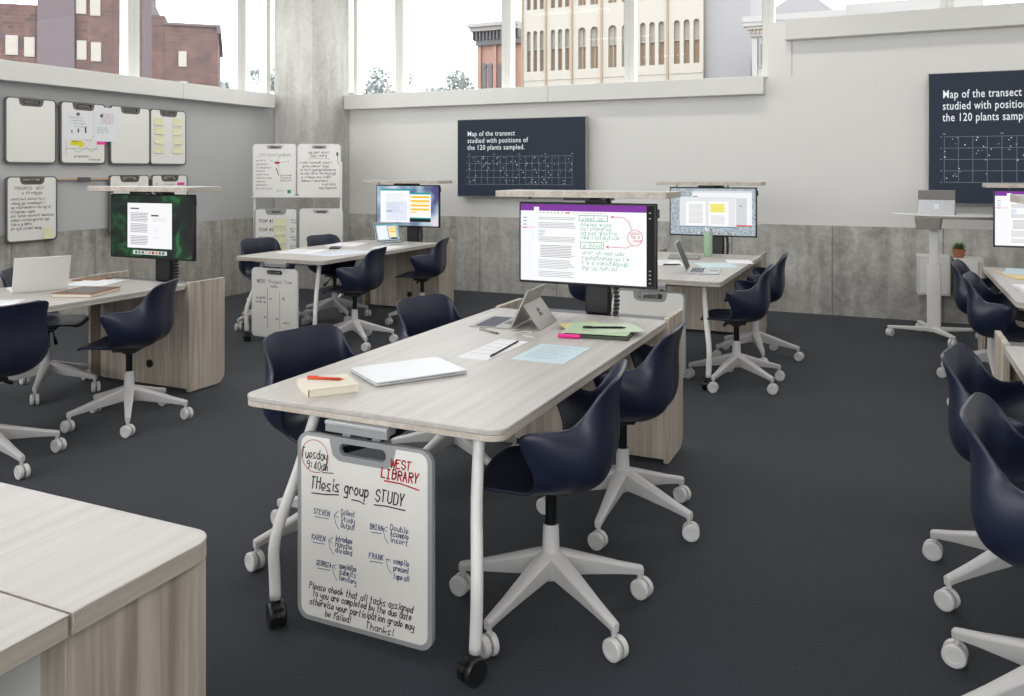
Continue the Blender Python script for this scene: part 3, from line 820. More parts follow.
def whiteboard(label, loc, rotz=0, ink=None, frame='grey', hook=True, group=None, w=.5, h=.6, tilt=0):
    t = thing('portable_whiteboard', label, 'whiteboard', loc, rotz, group)
    if tilt: t.rotation_euler = (tilt, 0, rotz)
    # frame with the handle slot
    bm = bmesh.new()
    outer = [bm.verts.new((x, 0, z)) for x, z in rrect(-w / 2, w / 2, 0, h, .042, 8)]
    sl = rrect(-w * .172, w * .172, h - .056, h - .018, .018, 6)
    inner = [bm.verts.new((x, 0, z)) for x, z in sl]
    es = [bm.edges.new((L[i], L[(i + 1) % len(L)])) for L in (outer, inner) for i in range(len(L))]
    bmesh.ops.triangle_fill(bm, use_beauty=True, use_dissolve=False, edges=es)
    ex = bmesh.ops.extrude_face_region(bm, geom=bm.faces[:])
    bmesh.ops.translate(bm, verts=[v for v in ex['geom'] if isinstance(v, bmesh.types.BMVert)], vec=(0, .018, 0))
    bmesh.ops.recalc_face_normals(bm, faces=bm.faces)
    me = bpy.data.meshes.new('frame'); bm.to_mesh(me); bm.free(); me.materials.append(M[frame])
    o = bpy.data.objects.new('frame', me); C.objects.link(o); o.parent = t
    md = o.modifiers.new('b', 'BEVEL'); md.width = .004; md.segments = 2; md.limit_method = 'ANGLE'; md.angle_limit = R(50)
    for p in me.polygons: p.use_smooth = True
    me.set_sharp_from_angle(angle=R(35))
    mb = MB()
    ol = notch_outline(w, h)
    mb.prism(ol, -.0012, .0, 'board', axis='y')
    if ink: ink(mb)
    mb.build('writing_surface', t)
    if hook:
        MB().box(-.055, .055, .003, .014, h - .052, h - .030, 'greyd').lathe([(.007, -.004), (.007, .012)], 'grey', (-.05, 0, h - .037), 'y', 10).lathe([(.007, -.004), (.007, .012)], 'grey', (.05, 0, h - .037), 'y', 10).build('hook', t, bevel=.002)
    return t
YI = -.0018
def arrow(mb, pts, w, mat, head=.012):
    ribbon(mb, pts, w, mat, YI)
    (x1, z1), (x0, z0) = pts[-1], pts[-2]
    a = math.atan2(z1 - z0, x1 - x0)
    for s_ in (2.6, -2.6):
        ribbon(mb, [(x1, z1), (x1 + head * math.cos(a + s_), z1 + head * math.sin(a + s_))], w, mat, YI)
def writew(mb, text, x0, x1, z, cap, mat, w, slant=.12, rise=0.0, jit=.35):
    """one line of handwriting squeezed to run from x0 to x1"""
    t = MB(); e = write(t, text, 0, 0, cap, mat, YI, w, slant, jit); k = (x1 - x0) / e
    rnd = random.Random(len(text) + int(1000 * x0)); u = cap / 5; cx = 0
    for ch in text:
        if ch == ' ': cx += 3.0 * u; continue
        dy = rnd.uniform(-jit, jit) * u * .7
        for st in G.get(ch, '').split():
            pts = []
            for q in range(0, len(st) - 1, 2):
                gx, gz = int(st[q]) - 1 + rnd.uniform(-.2, .2) * jit, int(st[q + 1]) - 3 + rnd.uniform(-.2, .2) * jit
                px_ = (cx + gx * u * .9) * k
                pts.append((x0 + px_ + gz * u * slant, z + gz * u + dy + px_ * rise))
            ribbon(mb, pts, w, mat, YI)
        cx += 4.1 * u * (0.62 if ch in 'ilj.!,1' else 1.0)
def build_ink(mb):
    writew(mb, 'Tuesday', -.232, -.128, .520, .030, 'ink_k', .0032)
    writew(mb, '9:40am', -.212, -.126, .487, .025, 'ink_k', .0028); ribbon(mb, [(-.15, .480), (-.108, .484)], .0028, 'ink_k', YI)
    circle(mb, -.180, .528, .052, .052, .0022, 'ink_r', YI)
    writew(mb, 'WEST', .104, .182, .535, .026, 'ink_r', .0042)
    writew(mb, 'LIBRARY', .071, .208, .499, .029, 'ink_r', .0046); ribbon(mb, [(.083, .490), (.14, .490), (.205, .480)], .0044, 'ink_r', YI)
    writew(mb, 'THesis', -.194, -.082, .424, .037, 'ink_k', .0042, rise=.03); ribbon(mb, [(-.192, .409), (-.14, .412), (-.088, .419)], .0038, 'ink_k', YI)
    writew(mb, 'group', -.066, .028, .430, .036, 'ink_k', .0042); ribbon(mb, [(-.038, .412), (-.01, .412), (.010, .406)], .0038, 'ink_k', YI)
    writew(mb, 'STUDY', .050, .158, .424, .036, 'ink_k', .0042); ribbon(mb, [(.045, .410), (.09, .413), (.156, .411)], .0038, 'ink_k', YI)
    def item(x0, x1, z, nm, wx0, wx1, zs, ws):
        writew(mb, nm, x0, x1, z, .016, 'ink_b', .0022)
        ribbon(mb, [(x0 + .004, z - .010), (x1 - .006, z - .008)], .0022, 'ink_b', YI)
        b0 = wx0 - .026
        ribbon(mb, [(b0 + .016, zs[0] + .008), (b0, z + .008), (b0 + .014, z + .002)], .0017, 'ink_b', YI)
        ribbon(mb, [(b0, z + .008), (b0 + .006, z - .018), (b0 + .018, z - .034)], .0017, 'ink_b', YI)
        for zz, w_ in zip(zs, ws): writew(mb, w_, wx0, wx1, zz, .017, 'ink_b', .0022)
    item(-.184, -.120, .345, 'STEVEN', -.079, -.024, (.360, .339, .319), ['Collect', 'Study', 'Output'])
    item(-.192, -.137, .262, 'KAREN', -.100, -.035, (.274, .255, .237), ['introduce', 'Handle', 'divided'])
    item(-.173, -.115, .183, 'GEORGIA', -.086, -.020, (.190, .171, .151), ['specialize', 'submits', 'territory'])
    item(.030, .078, .334, 'BRIAN', .104, .170, (.343, .325, .306), ['Double', 'Assemble', 'insert'])
    item(.026, .082, .244, 'FRANK', .115, .172, (.244, .222, .198), ['compile', 'present', 'tape all'])
    for (a, b_, z_, s_) in ((-.202, .186, .104, 'Please check that all tasks assigned'), (-.188, .180, .080, 'to you are completed by the due date'), (-.200, .190, .053, 'otherwise your participation grade may')):
        writew(mb, s_, a, b_, z_, .021, 'ink_k', .0028, slant=.2, rise=.008)
    writew(mb, 'be failed!', -.140, -.040, .026, .020, 'ink_k', .0028, slant=.2)
    writew(mb, 'Thanks!', .015, .118, .022, .021, 'ink_k', .0028, slant=.2)
whiteboard('large whiteboard reading Thesis group STUDY, hung on end of the middle table', (-1.491, 2.152, .045), 0, build_ink, hook=False)
def ink_t2(mb):
    write(mb, 'WEEK', -.19, .47, .03, 'ink_k', y=YI, w=.004); write(mb, 'Project', -.06, .47, .028, 'ink_k', y=YI, w=.003); write(mb, 'Team', .11, .475, .026, 'ink_k', y=YI, w=.0025); write(mb, 'names', -.04, .435, .02, 'ink_k', y=YI, w=.0025)
    ribbon(mb, [(-.072, .43), (-.07, .08)], .0035, 'ink_k', YI); ribbon(mb, [(.06, .40), (.062, .08)], .003, 'ink_k', YI)
    for i_, z in enumerate((.33, .295)): scribble(mb, -.20, z, .10, .02, 'ink_k', YI, .003, i_)
    scribble(mb, -.05, .33, .03, .02, 'ink_k', YI, .003, 4); scribble(mb, .085, .34, .03, .02, 'ink_k', YI, .003, 5); scribble(mb, .10, .13, .07, .02, 'ink_k', YI, .003, 6); scribble(mb, -.11, .165, .02, .02, 'ink_k', YI, .003, 7); scribble(mb, .02, .16, .02, .02, 'ink_k', YI, .003, 7)
whiteboard('whiteboard with three handwritten columns hung on end of the far left table', (-4.84, 5.672, .048), 0, ink_t2, frame='white')
whiteboard('blank whiteboard hung on end of the table behind the middle monitor', (-1.53, 5.692, .048), 0)

# left wall boards (facing +X)
GW = 'whiteboards hung on the left wall'
XW = XL + .035
def wallboard(yc, z0, label, ink=None, w=.5, h=.6): return whiteboard(label, (XW, yc, z0), R(90), ink, frame='greyd', group=GW, w=w, h=h)
def ink_graph(mb):
    scribble(mb, -.13, .215, .10, .022, 'ink_s', YI, .003, 3); ribbon(mb, [(-.19, .15), (.16, .15), (.15, .16)], .003, 'ink_s', YI); ribbon(mb, [(-.19, .22), (-.19, .09)], .003, 'ink_s', YI)
    ribbon(mb, [(-.12, .15), (-.06, .115), (0, .15), (.03, .165), (.09, .12), (.15, .175)], .003, 'ink_s', YI)
    blob(mb, -.105, .205, .042, .025, 'ink_y', YI); blob(mb, -.035, .195, .037, .03, 'ink_y', YI - .0003); circle(mb, .05, .27, .05, .04, .003, 'ink_s', YI)
    scribble(mb, -.10, .07, .16, .02, 'ink_k', YI, .003, 9); scribble(mb, .05, .04, .15, .02, 'ink_k', YI, .003, 10)
def ink_list(mb):
    write(mb, 'PROGRESS', -.17, .48, .026, 'ink_k', y=YI, w=.003); write(mb, '& NEXT', .0, .48, .026, 'ink_k', y=YI, w=.003); scribble(mb, -.10, .44, .2, .025, 'ink_k', YI, .003, 2)
    for i_, L_ in enumerate((.33, .32, .38, .22, .42, .36, .18, .30)): scribble(mb, -.205, .385 - i_ * .038, L_, .023, 'ink_k', YI, .0034, 20 + i_)
def ink_title(mb): scribble(mb, -.20, .47, .36, .026, 'ink_k', YI, .003, 41); scribble(mb, -.18, .40, .3, .022, 'ink_s', YI, .003, 42)
def ink_small(mb): scribble(mb, -.08, .49, .14, .020, 'ink_s', YI, .002, 43); circle(mb, -.18, .5, .012, .012, .003, 'ink_s', YI)
wallboard(5.092, 1.555, 'blank whiteboard, leftmost in the upper row on the left wall')
wallboard(5.633, 1.555, 'whiteboard with pinned sheets and yellow blobs over a graph', ink_graph)
wallboard(6.183, 1.555, 'blank whiteboard right of the one with pinned sheets')
wallboard(6.680, 1.555, 'whiteboard carrying eight cream sticky notes, end of the upper row')
wallboard(5.102, .840, 'whiteboard with a long handwritten list and one note at bottom', ink_list)
wallboard(6.175, .850, 'whiteboard in lower row with a written heading, left of the pink tab', ink_title)
wallboard(6.700, .850, 'lower row whiteboard with pink tab, just above the left monitor shelf', ink_small)
rl = thing('wall_rail', 'beige metal hanging rail on left wall between the lower whiteboards', 'rail', (XL, 5.64, 1.40))
MB().box(.006, .026, -.75, 1.35, .0, .022, 'cork').build('bar', rl, bevel=.003)
MB().box(.027, .04, -.07, .07, -.012, .028, 'greyd').build('board_clip', rl, bevel=.004)
rl2 = thing('wall_rail', 'grey hanging rail behind the upper row of whiteboards on left wall', 'rail', (XL, 5.9, 2.10))
MB().box(.006, .026, -1.0, 1.0, .0, .022, 'greyd').build('bar', rl2, bevel=.003)
# sticky notes
def sticky(loc, rotz, label, group, s=.072, mat='sticky', h=None):
    mb = MB(); n_ = 6; h = h or s
    # curls away from the board at its lower edge; faces local -Y
    vs = []; 
    for i_ in range(n_ + 1):
        t_ = i_ / n_; z = -t_ * h; y = -.001 - .010 * t_ ** 2.2
        for x in (-s / 2, s / 2): vs.append((x, y, z))
    for i_ in range(n_ + 1):
        t_ = i_ / n_; z = -t_ * h; y = -.0004 - .010 * t_ ** 2.2
        for x in (-s / 2, s / 2): vs.append((x, y, z))
    m_ = (n_ + 1) * 2
    fs = [(2 * i_, 2 * i_ + 1, 2 * i_ + 3, 2 * i_ + 2) for i_ in range(n_)] + [(m_ + 2 * i_, m_ + 2 * i_ + 2, m_ + 2 * i_ + 3, m_ + 2 * i_ + 1) for i_ in range(n_)]
    mb.add(vs, fs, mat)
    o = mb.build('sticky_note', smooth=True, loc=loc, rotz=rotz)
    return tag(o, label, 'sticky note', group)
rowname = ['top', 'second', 'third', 'bottom']
for c_i, (yy, side) in enumerate(((6.545, 'left'), (6.80, 'right'))):
    for r_i in range(4):
        sticky((XW - (-.0014) , yy, 2.065 - r_i * .100), R(90), 'cream sticky note, %s in the %s column of the eight-note whiteboard' % (rowname[r_i], side), 'sticky notes on the left wall whiteboard', s=.125, h=.080)
sticky((XW + .0014, 5.255, .96), R(90), 'pale yellow sticky note at bottom of the handwritten list whiteboard', 'sticky notes on the left wall', s=.10)
for k in range(4):
    sticky((XW + .0014, 5.99, 1.20 - k * .07), R(90), 'yellow note on board edge beside the left monitor, %s of four' % ['highest', 'second', 'third', 'lowest'][k], 'notes peeking out beside the left monitor', s=.06, mat='yellowp')
tag(MB().box(XW + .0014, XW + .004, 6.80, 6.90, 1.335, 1.365, 'pinkp').build('page_tab'), 'pink paper tab on lower whiteboard above the left monitor shelf', 'paper tab')
# pinned sheets (facing +X)
def sheet_wall(name, yc, z0, w, h, rot, label, ink):
    t = MB(); t.prism([(-w / 2, 0), (w / 2, 0), (w / 2, h), (-w / 2, h)], -.0012, 0, 'paper', axis='y')
    ink(t)
    o = t.build(name); o.location = (XW + .0016, yc, z0); o.rotation_euler = (0, rot, R(90))
    o.rotation_mode = 'XYZ'
    return o
def ink_s1(mb):
    for i_ in range(4): scribble(mb, -.10 + .02 * i_, .20 - i_ * .028, .14, .013, 'ink_s', -.0016, .0015, 60 + i_)
    for i_, x in enumerate((-.08, -.01, .07)): rect(mb, x, x + .015, .06, .06 + .02 * (i_ + 1), 'ink_k', -.0016)
def ink_s2(mb):
    for i_ in range(5): scribble(mb, -.06, .27 - i_ * .022, .14, .013, 'ink_r', -.0016, .0014, 70 + i_)
    for i_ in range(3): scribble(mb, -.10, .13 - i_ * .022, .12, .012, 'ink_s', -.0016, .0014, 80 + i_)
o = sheet_wall('paper_sheet', 5.575, 1.80, .31, .27, R(0), '', ink_s1); o.rotation_euler = (0, 0, R(90)); tag(o, 'white paper sheet with small bar drawings pinned on graph whiteboard', 'paper', 'sheets pinned to the left wall whiteboard')
o = sheet_wall('paper_sheet', 5.885, 1.785, .27, .34, R(0), '', ink_s2); o.location.x += .0016; tag(o, 'white paper sheet overlapping two boards, red writing at its top', 'paper', 'sheets pinned to the left wall whiteboard')
tag(MB().box(XW + .0016, XW + .004, 5.78, 5.88, 1.752, 1.783, 'pinkp').build('page_tab'), 'pink paper tab below the pinned sheet with red writing', 'paper tab')
for y_, dx, lab in ((5.57, .0032, 'round grey magnet holding the sheet with bar drawings'), (5.83, .0048, 'round grey magnet holding the sheet with red writing')):
    tag(MB().lathe([(.013, 0), (.015, .002), (.015, .006), (.012, .009)], 'greyd', (0, 0, 0), 'x', 16).build('magnet', smooth='auto', loc=(XW + dx, y_, 2.04)), lab, 'magnet', 'magnets on the left wall')

# easel with four boards, facing the room
ec = (-6.235, 7.70); er = R(CAMY)
e = thing('whiteboard_easel', 'white tubular easel stand carrying four whiteboards before the concrete pillar', 'easel', (ec[0], ec[1], 0), er)
mb = MB()
for s_ in (-1, 1):
    mb.build if False else None
    MB().tube([(s_ * .50, .03, .06), (s_ * .50, .03, 1.60)], .014, 'white', 12).build('upright', e, smooth=True)
    MB().tube([(s_ * .50, -.22, .045), (s_ * .50, .03, .06), (s_ * .50, .28, .045)], .014, 'white', 12).build('foot', e, smooth=True)
MB().box(-.515, .515, -.035, .05, 1.183, 1.203, 'white').build('upper_rail', e, bevel=.004)
MB().box(-.515, .515, -.035, .05, .438, .458, 'white').build('lower_rail', e, bevel=.004)
MB().box(-.49, .49, .02, .035, 1.50, 1.53, 'white').box(-.49, .49, .02, .035, 1.00, 1.02, 'white').build('cross_bar', e, bevel=.003)
def epos(x, z, y=-.022):
    v = Matrix.Rotation(er, 3, 'Z') @ Vector((x, y, 0)); return (ec[0] + v.x, ec[1] + v.y, z)
def ink_e1(mb):
    scribble(mb, -.18, .47, .36, .022, 'ink_s', YI, .0025, 1); ribbon(mb, [(-.21, .455), (.21, .46)], .002, 'ink_s', YI)
    rect(mb, .005, .06, .37, .395, 'ink_r', YI); arrow(mb, [(.06, .385), (.17, .40)], .003, 'ink_g'); arrow(mb, [(.03, .40), (.07, .47)], .003, 'ink_g'); arrow(mb, [(.01, .39), (-.04, .41)], .003, 'ink_g')
    ribbon(mb, [(.02, .32), (.05, .24)], .009, 'ink_k', YI); ribbon(mb, [(.04, .37), (.06, .29)], .003, 'ink_g', YI)
    for i_ in range(9): scribble(mb, -.21, .40 - i_ * .04, .10 + .04 * (i_ % 3), .018, 'ink_s', YI, .0028, 100 + i_)
    for i_ in range(3): scribble(mb, .07, .23 - i_ * .03, .12, .018, 'ink_k', YI, .0025, 120 + i_)
    scribble(mb, .03, .055, .07, .018, 'ink_s', YI, .002, 130); rect(mb, .15, .19, .03, .07, 'ink_g', YI)
def ink_e2(mb):
    scribble(mb, -.12, .49, .24, .03, 'ink_k', YI, .004, 5); scribble(mb, -.10, .45, .18, .03, 'ink_k', YI, .004, 6); ribbon(mb, [(-.12, .43), (.12, .43)], .003, 'ink_k', YI)
    for i_, (x_, L_) in enumerate(((-.22, .36), (-.19, .30), (-.22, .40), (-.22, .42), (-.20, .34), (-.20, .30), (.04, .14), (.0, .2))): scribble(mb, x_, .375 - i_ * .042, L_, .026, 'ink_k', YI, .0036, 140 + i_)
    ribbon(mb, [(.21, .495), (.213, .47)], .02, 'ink_k', YI); ribbon(mb, [(.213, .47), (.222, .36)], .006, 'ink_s', YI)
def ink_e3(mb):
    for i_ in range(4):
        write(mb, 'TEAM #%d' % (i_ + 1), -.20, .44 - i_ * .10, .034, 'ink_k', y=YI, w=.005, adv=3.9); scribble(mb, .17, .46 - i_ * .10, .05, .022, 'ink_k', YI, .003, 160 + i_); scribble(mb, .18, .43 - i_ * .10, .04, .022, 'ink_k', YI, .003, 170 + i_)
GE = 'whiteboards on the easel'
whiteboard('easel board, upper left, with red mark and green arrows', epos(-.257, 1.204), er, ink_e1, frame='white', group=GE)
whiteboard('easel board, upper right, filled with rows of handwriting', epos(.257, 1.204), er, ink_e2, frame='white', group=GE)
whiteboard('easel board, lower left, listing teams beside sticky notes', epos(-.24, .459), er, ink_e3, frame='grey', group=GE)
whiteboard('blank easel board, lower right', epos(.28, .459), er, None, frame='white', group=GE)
for k in range(4):
    p = epos(-.190, .945 - k * .100, -.0236)
    sticky(p, er, 'cream sticky note, %s in the column on the team list board' % rowname[k], 'sticky notes on the easel board', s=.13, h=.085)

# ------------------------------------------------------------------ screens
EC = {}
def em(r_, g_, b_, s=1.0):
    k = (r_, g_, b_, s)
    if k not in EC: EC[k] = emis('screen_colour', srgb(r_, g_, b_), s)
    return EC[k]
class Scr:
    def __init__(s, w, h, z0, y): s.w, s.h, s.z0, s.y = w, h, z0, y; s.mb = MB(); s.n = 0
    def X(s, u): return (u - .5) * s.w
    def Zv(s, v): return s.z0 + (1 - v) * s.h
    def rect(s, u0, v0, u1, v1, mat):
        s.n += 1; rect(s.mb, s.X(u0), s.X(u1), s.Zv(v1), s.Zv(v0), mat, s.y - .00025 * min(s.n, 8))
    def lines(s, u0, v0, u1, n_, dv, mat, hgt=.009, ragged=.1, seed=0):
        rnd = random.Random(seed)
        for i_ in range(n_):
            s.rectl(u0, v0 + i_ * dv, u1 - rnd.random() * ragged * (u1 - u0) * (2 if i_ == n_ - 1 else 1), v0 + i_ * dv + hgt, mat)
    def rectl(s, u0, v0, u1, v1, mat): rect(s.mb, s.X(u0), s.X(u1), s.Zv(v1), s.Zv(v0), mat, s.y - .0025)
    def rib(s, pts, w, mat): ribbon(s.mb, [(s.X(u), s.Zv(v)) for u, v in pts], w, mat, s.y - .0028)
def monitor(label, cx, yf, content, w=.80, h=.456, zb=.883, name='monitor', strip=False):
    t = thing(name, label, 'monitor', (cx, yf, zb), 0, 'monitors below the wooden shelves')
    MB().box(-w / 2, w / 2, .0, .030, 0, h, 'black').box(-w / 2 + .06, w / 2 - .06, .030, .048, .05, h - .05, 'black').build('housing', t, bevel=.004)
    MB().box(w / 2 + .0005, w / 2 + .012, .005, .02, h - .075, h - .03, 'black').build('side_sensor', t, bevel=.002)
    s = Scr(w - .022, h - .026, .014, -.0006); content(s)
    s.mb.build('screen', t, recalc=False)
    return t
def c_note(s, strip=True):
    W1 = em(240, 240, 240); P = em(120, 50, 150); grey = em(178, 180, 188); bl = em(150, 160, 205); gr = em(60, 160, 120); rd = em(196, 40, 70); lav = em(232, 234, 244)
    r_ = .945 if strip else 1.0
    s.rect(0, 0, 1, 1, em(8, 8, 8)) ; s.rect(0, 0, r_, 1, W1); s.rect(0, 0, r_, .085, P); s.rect(.105, .035, .145, .085, W1); s.rect(0, .13, .115, 1, lav); s.rect(0, .29, .115, .315, em(240, 205, 215))
    s.rect(.12, .10, .5, .102, em(225, 225, 225))
    for k in range(9): s.rectl(.15 + k * .028, .10, .162 + k * .028, .115, em(150, 150, 150) if k not in (3, 7, 8) else em(200, 150, 60))
    s.rectl(.35, .098, .385, .115, em(200, 70, 110))
    for k in range(10): s.rectl(.41 + k * .025, .10, .425 + k * .025, .11, em(190, 170, 190))
    for k in range(4): s.rectl(.02, .17 + k * .045, .05, .18 + k * .045, em(110, 110, 120))
    s.lines(.14, .165, .43, 2, .022, grey, .011, .02, 1); s.lines(.14, .235, .43, 4, .02, grey, .011, .05, 2); s.lines(.14, .335, .20, 4, .02, bl, .008, .3, 3); s.lines(.14, .42, .43, 4, .019, grey, .010, .1, 4)
    s.lines(.155, .53, .42, 8, .021, em(160, 160, 165), .010, .1, 5); s.lines(.14, .72, .42, 6, .021, grey, .010, .15, 6); s.lines(.14, .87, .42, 4, .021, grey, .010, .15, 7)
    s.rib([(.455, .135), (.665, .135), (.665, .205), (.455, .205), (.455, .135)], .0035, gr)
    s.rib([(.465, .475), (.635, .475), (.635, .555), (.465, .555), (.465, .475)], .0035, gr)
    y = s.y - .003
    def tx(u, v, st, L_, col, sd, sz=.022): scribble(s.mb, s.X(u), s.Zv(v), L_, sz, col, y, .0022, sd)
    tx(.475, .195, '', .12, gr, 1); tx(.485, .54, '', .10, gr, 2)
    for k, L_ in enumerate((.16, .16, .20, .22)): tx(.465, .27 + k * .055, '', L_, gr, 3 + k)
    for k, L_ in enumerate((.24, .26, .26, .19)): tx(.475, .63 + k * .065, '', L_, gr, 13 + k)
    circle(s.mb, s.X(.865), s.Zv(.40), .040, .042, .003, rd, y)
    for k in range(3): tx(.83 + .01 * k, .36 + k * .045, '', .045, rd, 30 + k, .017)
    s.rib([(.84, .30), (.82, .20), (.78, .15), (.69, .145)], .003, rd); s.rib([(.71, .135), (.69, .145), (.71, .16)], .003, rd)
    s.rib([(.84, .50), (.80, .53), (.655, .525)], .003, rd); s.rib([(.675, .51), (.655, .525), (.675, .54)], .003, rd)
    if strip:
        for v in (.08, .15, .80, .85, .90, .95): s.rect(.962, v, .978, v + .014, em(150, 150, 150))
def c_leaf(s):
    m_, nt_, b_ = nodes('leafy_wallpaper')
    tc = nt_.nodes.new('ShaderNodeTexCoord'); v_ = nn(nt_, 'ShaderNodeTexVoronoi', Scale=7.0); n_ = nn(nt_, 'ShaderNodeTexNoise', Scale=6.0, Detail=4.0, Distortion=1.5)
    nt_.links.new(tc.outputs['Object'], n_.inputs['Vector'])
    rr = ramp(nt_, [(.42, srgb(4, 10, 12)), (.55, srgb(8, 40, 24)), (.68, srgb(28, 96, 50))])
    nt_.links.new(n_.outputs['Fac'], rr.inputs[0]); nt_.links.new(rr.outputs[0], b_.inputs['Emission Color']); setp(b_, **{'Emission Strength': 1.0, 'Base Color': (.01, .01, .01, 1), 'Roughness': .35})
    s.rect(0, 0, 1, 1, m_); s.rect(.21, .12, .76, .86, em(232, 232, 234)); s.lines(.25, .2, .38, 1, .02, em(60, 60, 60), .02)
    for b0 in (.28, .46, .66): s.lines(.25, b0, .47, 6, .026, em(150, 150, 152), .012, .06, int(b0 * 100))
    s.rectl(.51, .31, .60, .335, em(70, 70, 72)); s.lines(.53, .37, .70, 2, .03, em(190, 190, 192), .008); s.lines(.55, .56, .6, 1, .03, em(200, 200, 202), .008); s.lines(.55, .68, .62, 1, .03, em(200, 200, 202), .008)
    s.rect(.28, .90, .70, .965, em(190, 200, 195))
    for k, c_ in enumerate([(60, 70, 75), (90, 95, 100), (60, 60, 60), (160, 170, 170), (200, 120, 40), (120, 20, 20), (220, 90, 60), (70, 80, 70), (60, 65, 60)]): s.rectl(.31 + k * .042, .912, .335 + k * .042, .952, em(*c_))
def c_teal(s):
    m_, nt_, b_ = nodes('blurred_wallpaper')
    tc = nt_.nodes.new('ShaderNodeTexCoord'); n_ = nn(nt_, 'ShaderNodeTexNoise', Scale=4.0, Detail=1.0)
    nt_.links.new(tc.outputs['Object'], n_.inputs['Vector'])
    rr = ramp(nt_, [(.35, srgb(70, 66, 120)), (.5, srgb(150, 176, 190)), (.65, srgb(210, 205, 215))])
    nt_.links.new(n_.outputs['Fac'], rr.inputs[0]); nt_.links.new(rr.outputs[0], b_.inputs['Emission Color']); setp(b_, **{'Emission Strength': 1.0, 'Base Color': (.01, .01, .01, 1), 'Roughness': .35})
    s.rect(0, 0, 1, 1, m_); s.rect(.06, .07, .60, .12, em(60, 150, 160)); s.rect(.06, .12, .54, .92, em(238, 240, 244)); s.rect(.15, .4, .50, .88, em(214, 220, 232))
    s.lines(.16, .2, .48, 10, .05, em(185, 192, 202), .014, .4, 4); s.rectl(.16, .63, .26, .65, em(90, 150, 170))
    s.rect(.545, .16, .88, .90, em(244, 244, 244)); s.rect(.545, .16, .88, .21, em(40, 150, 150))
    for v in (.25, .35, .46, .56): s.rectl(.56, v, .86, v + .055, em(245, 190, 60))
    s.rectl(.56, .64, .66, .68, em(245, 200, 90)); s.rectl(.56, .42, .80, .44, em(250, 220, 130))
    s.rect(.545, .82, .88, .90, em(14, 30, 30)); s.rect(.545, .79, .88, .82, em(40, 150, 150))
def c_grey(s):
    m_, nt_, b_ = nodes('stone_wallpaper')
    tc = nt_.nodes.new('ShaderNodeTexCoord'); n_ = nn(nt_, 'ShaderNodeTexNoise', Scale=45.0, Detail=5.0)
    nt_.links.new(tc.outputs['Object'], n_.inputs['Vector'])
    rr = ramp(nt_, [(.35, srgb(120, 132, 140)), (.65, srgb(176, 186, 194))])
    nt_.links.new(n_.outputs['Fac'], rr.inputs[0]); nt_.links.new(rr.outputs[0], b_.inputs['Emission Color']); setp(b_, **{'Emission Strength': 1.0, 'Base Color': (.01, .01, .01, 1), 'Roughness': .35})
    s.rect(0, 0, 1, 1, m_); s.rect(.26, .05, .96, .80, em(228, 230, 232)); s.rect(.78, .2, .90, .78, em(200, 202, 205)); s.rect(.78, .775, .96, .80, em(200, 70, 50)); s.rect(.26, .05, .96, .09, em(205, 208, 210)); s.rect(.11, .18, .77, .82, em(214, 216, 220))
    s.rectl(.11, .82, .77, .835, em(60, 100, 140)); s.rect(.19, .28, .42, .80, em(238, 238, 238)); s.rect(.46, .28, .69, .80, em(238, 238, 238))
    s.lines(.22, .34, .40, 17, .025, em(190, 190, 192), .012, .1, 1); s.lines(.48, .58, .66, 8, .025, em(195, 195, 197), .012, .1, 2)
    for k in range(5): s.rectl(.475, .33 + k * .037, .655 - .02 * (k % 2), .362 + k * .037, em(222, 214, 70))
    s.rectl(.27, .165, .33, .18, em(90, 90, 90)); s.rectl(.82, .36, .845, .38, em(110, 110, 110))
    for k in range(12): s.rectl(.33 + k * .035, .955, .352 + k * .035, .975, em(*[(210, 210, 214), (60, 60, 70), (200, 90, 70)][k % 3]))
monitor('monitor on the middle table showing purple-topped notes with green and red handwriting', -1.497, 2.15 + 2.092, c_note, w=.782, h=.448, zb=.866)
monitor('monitor at far left showing orange highlighted text', -4.785, 5.66 + 2.092, c_teal)
monitor('monitor behind the green bottle showing pages on a grey background', -1.50, 5.68 + 2.092, c_grey)
monitor('monitor at left showing a white page over dark green leaves', -4.735, 2.17 + 2.092, c_leaf, zb=.868)
monitor('monitor at right picture edge showing purple-topped notes', 1.15, 5.52 + 2.092, lambda s: c_note(s, False))

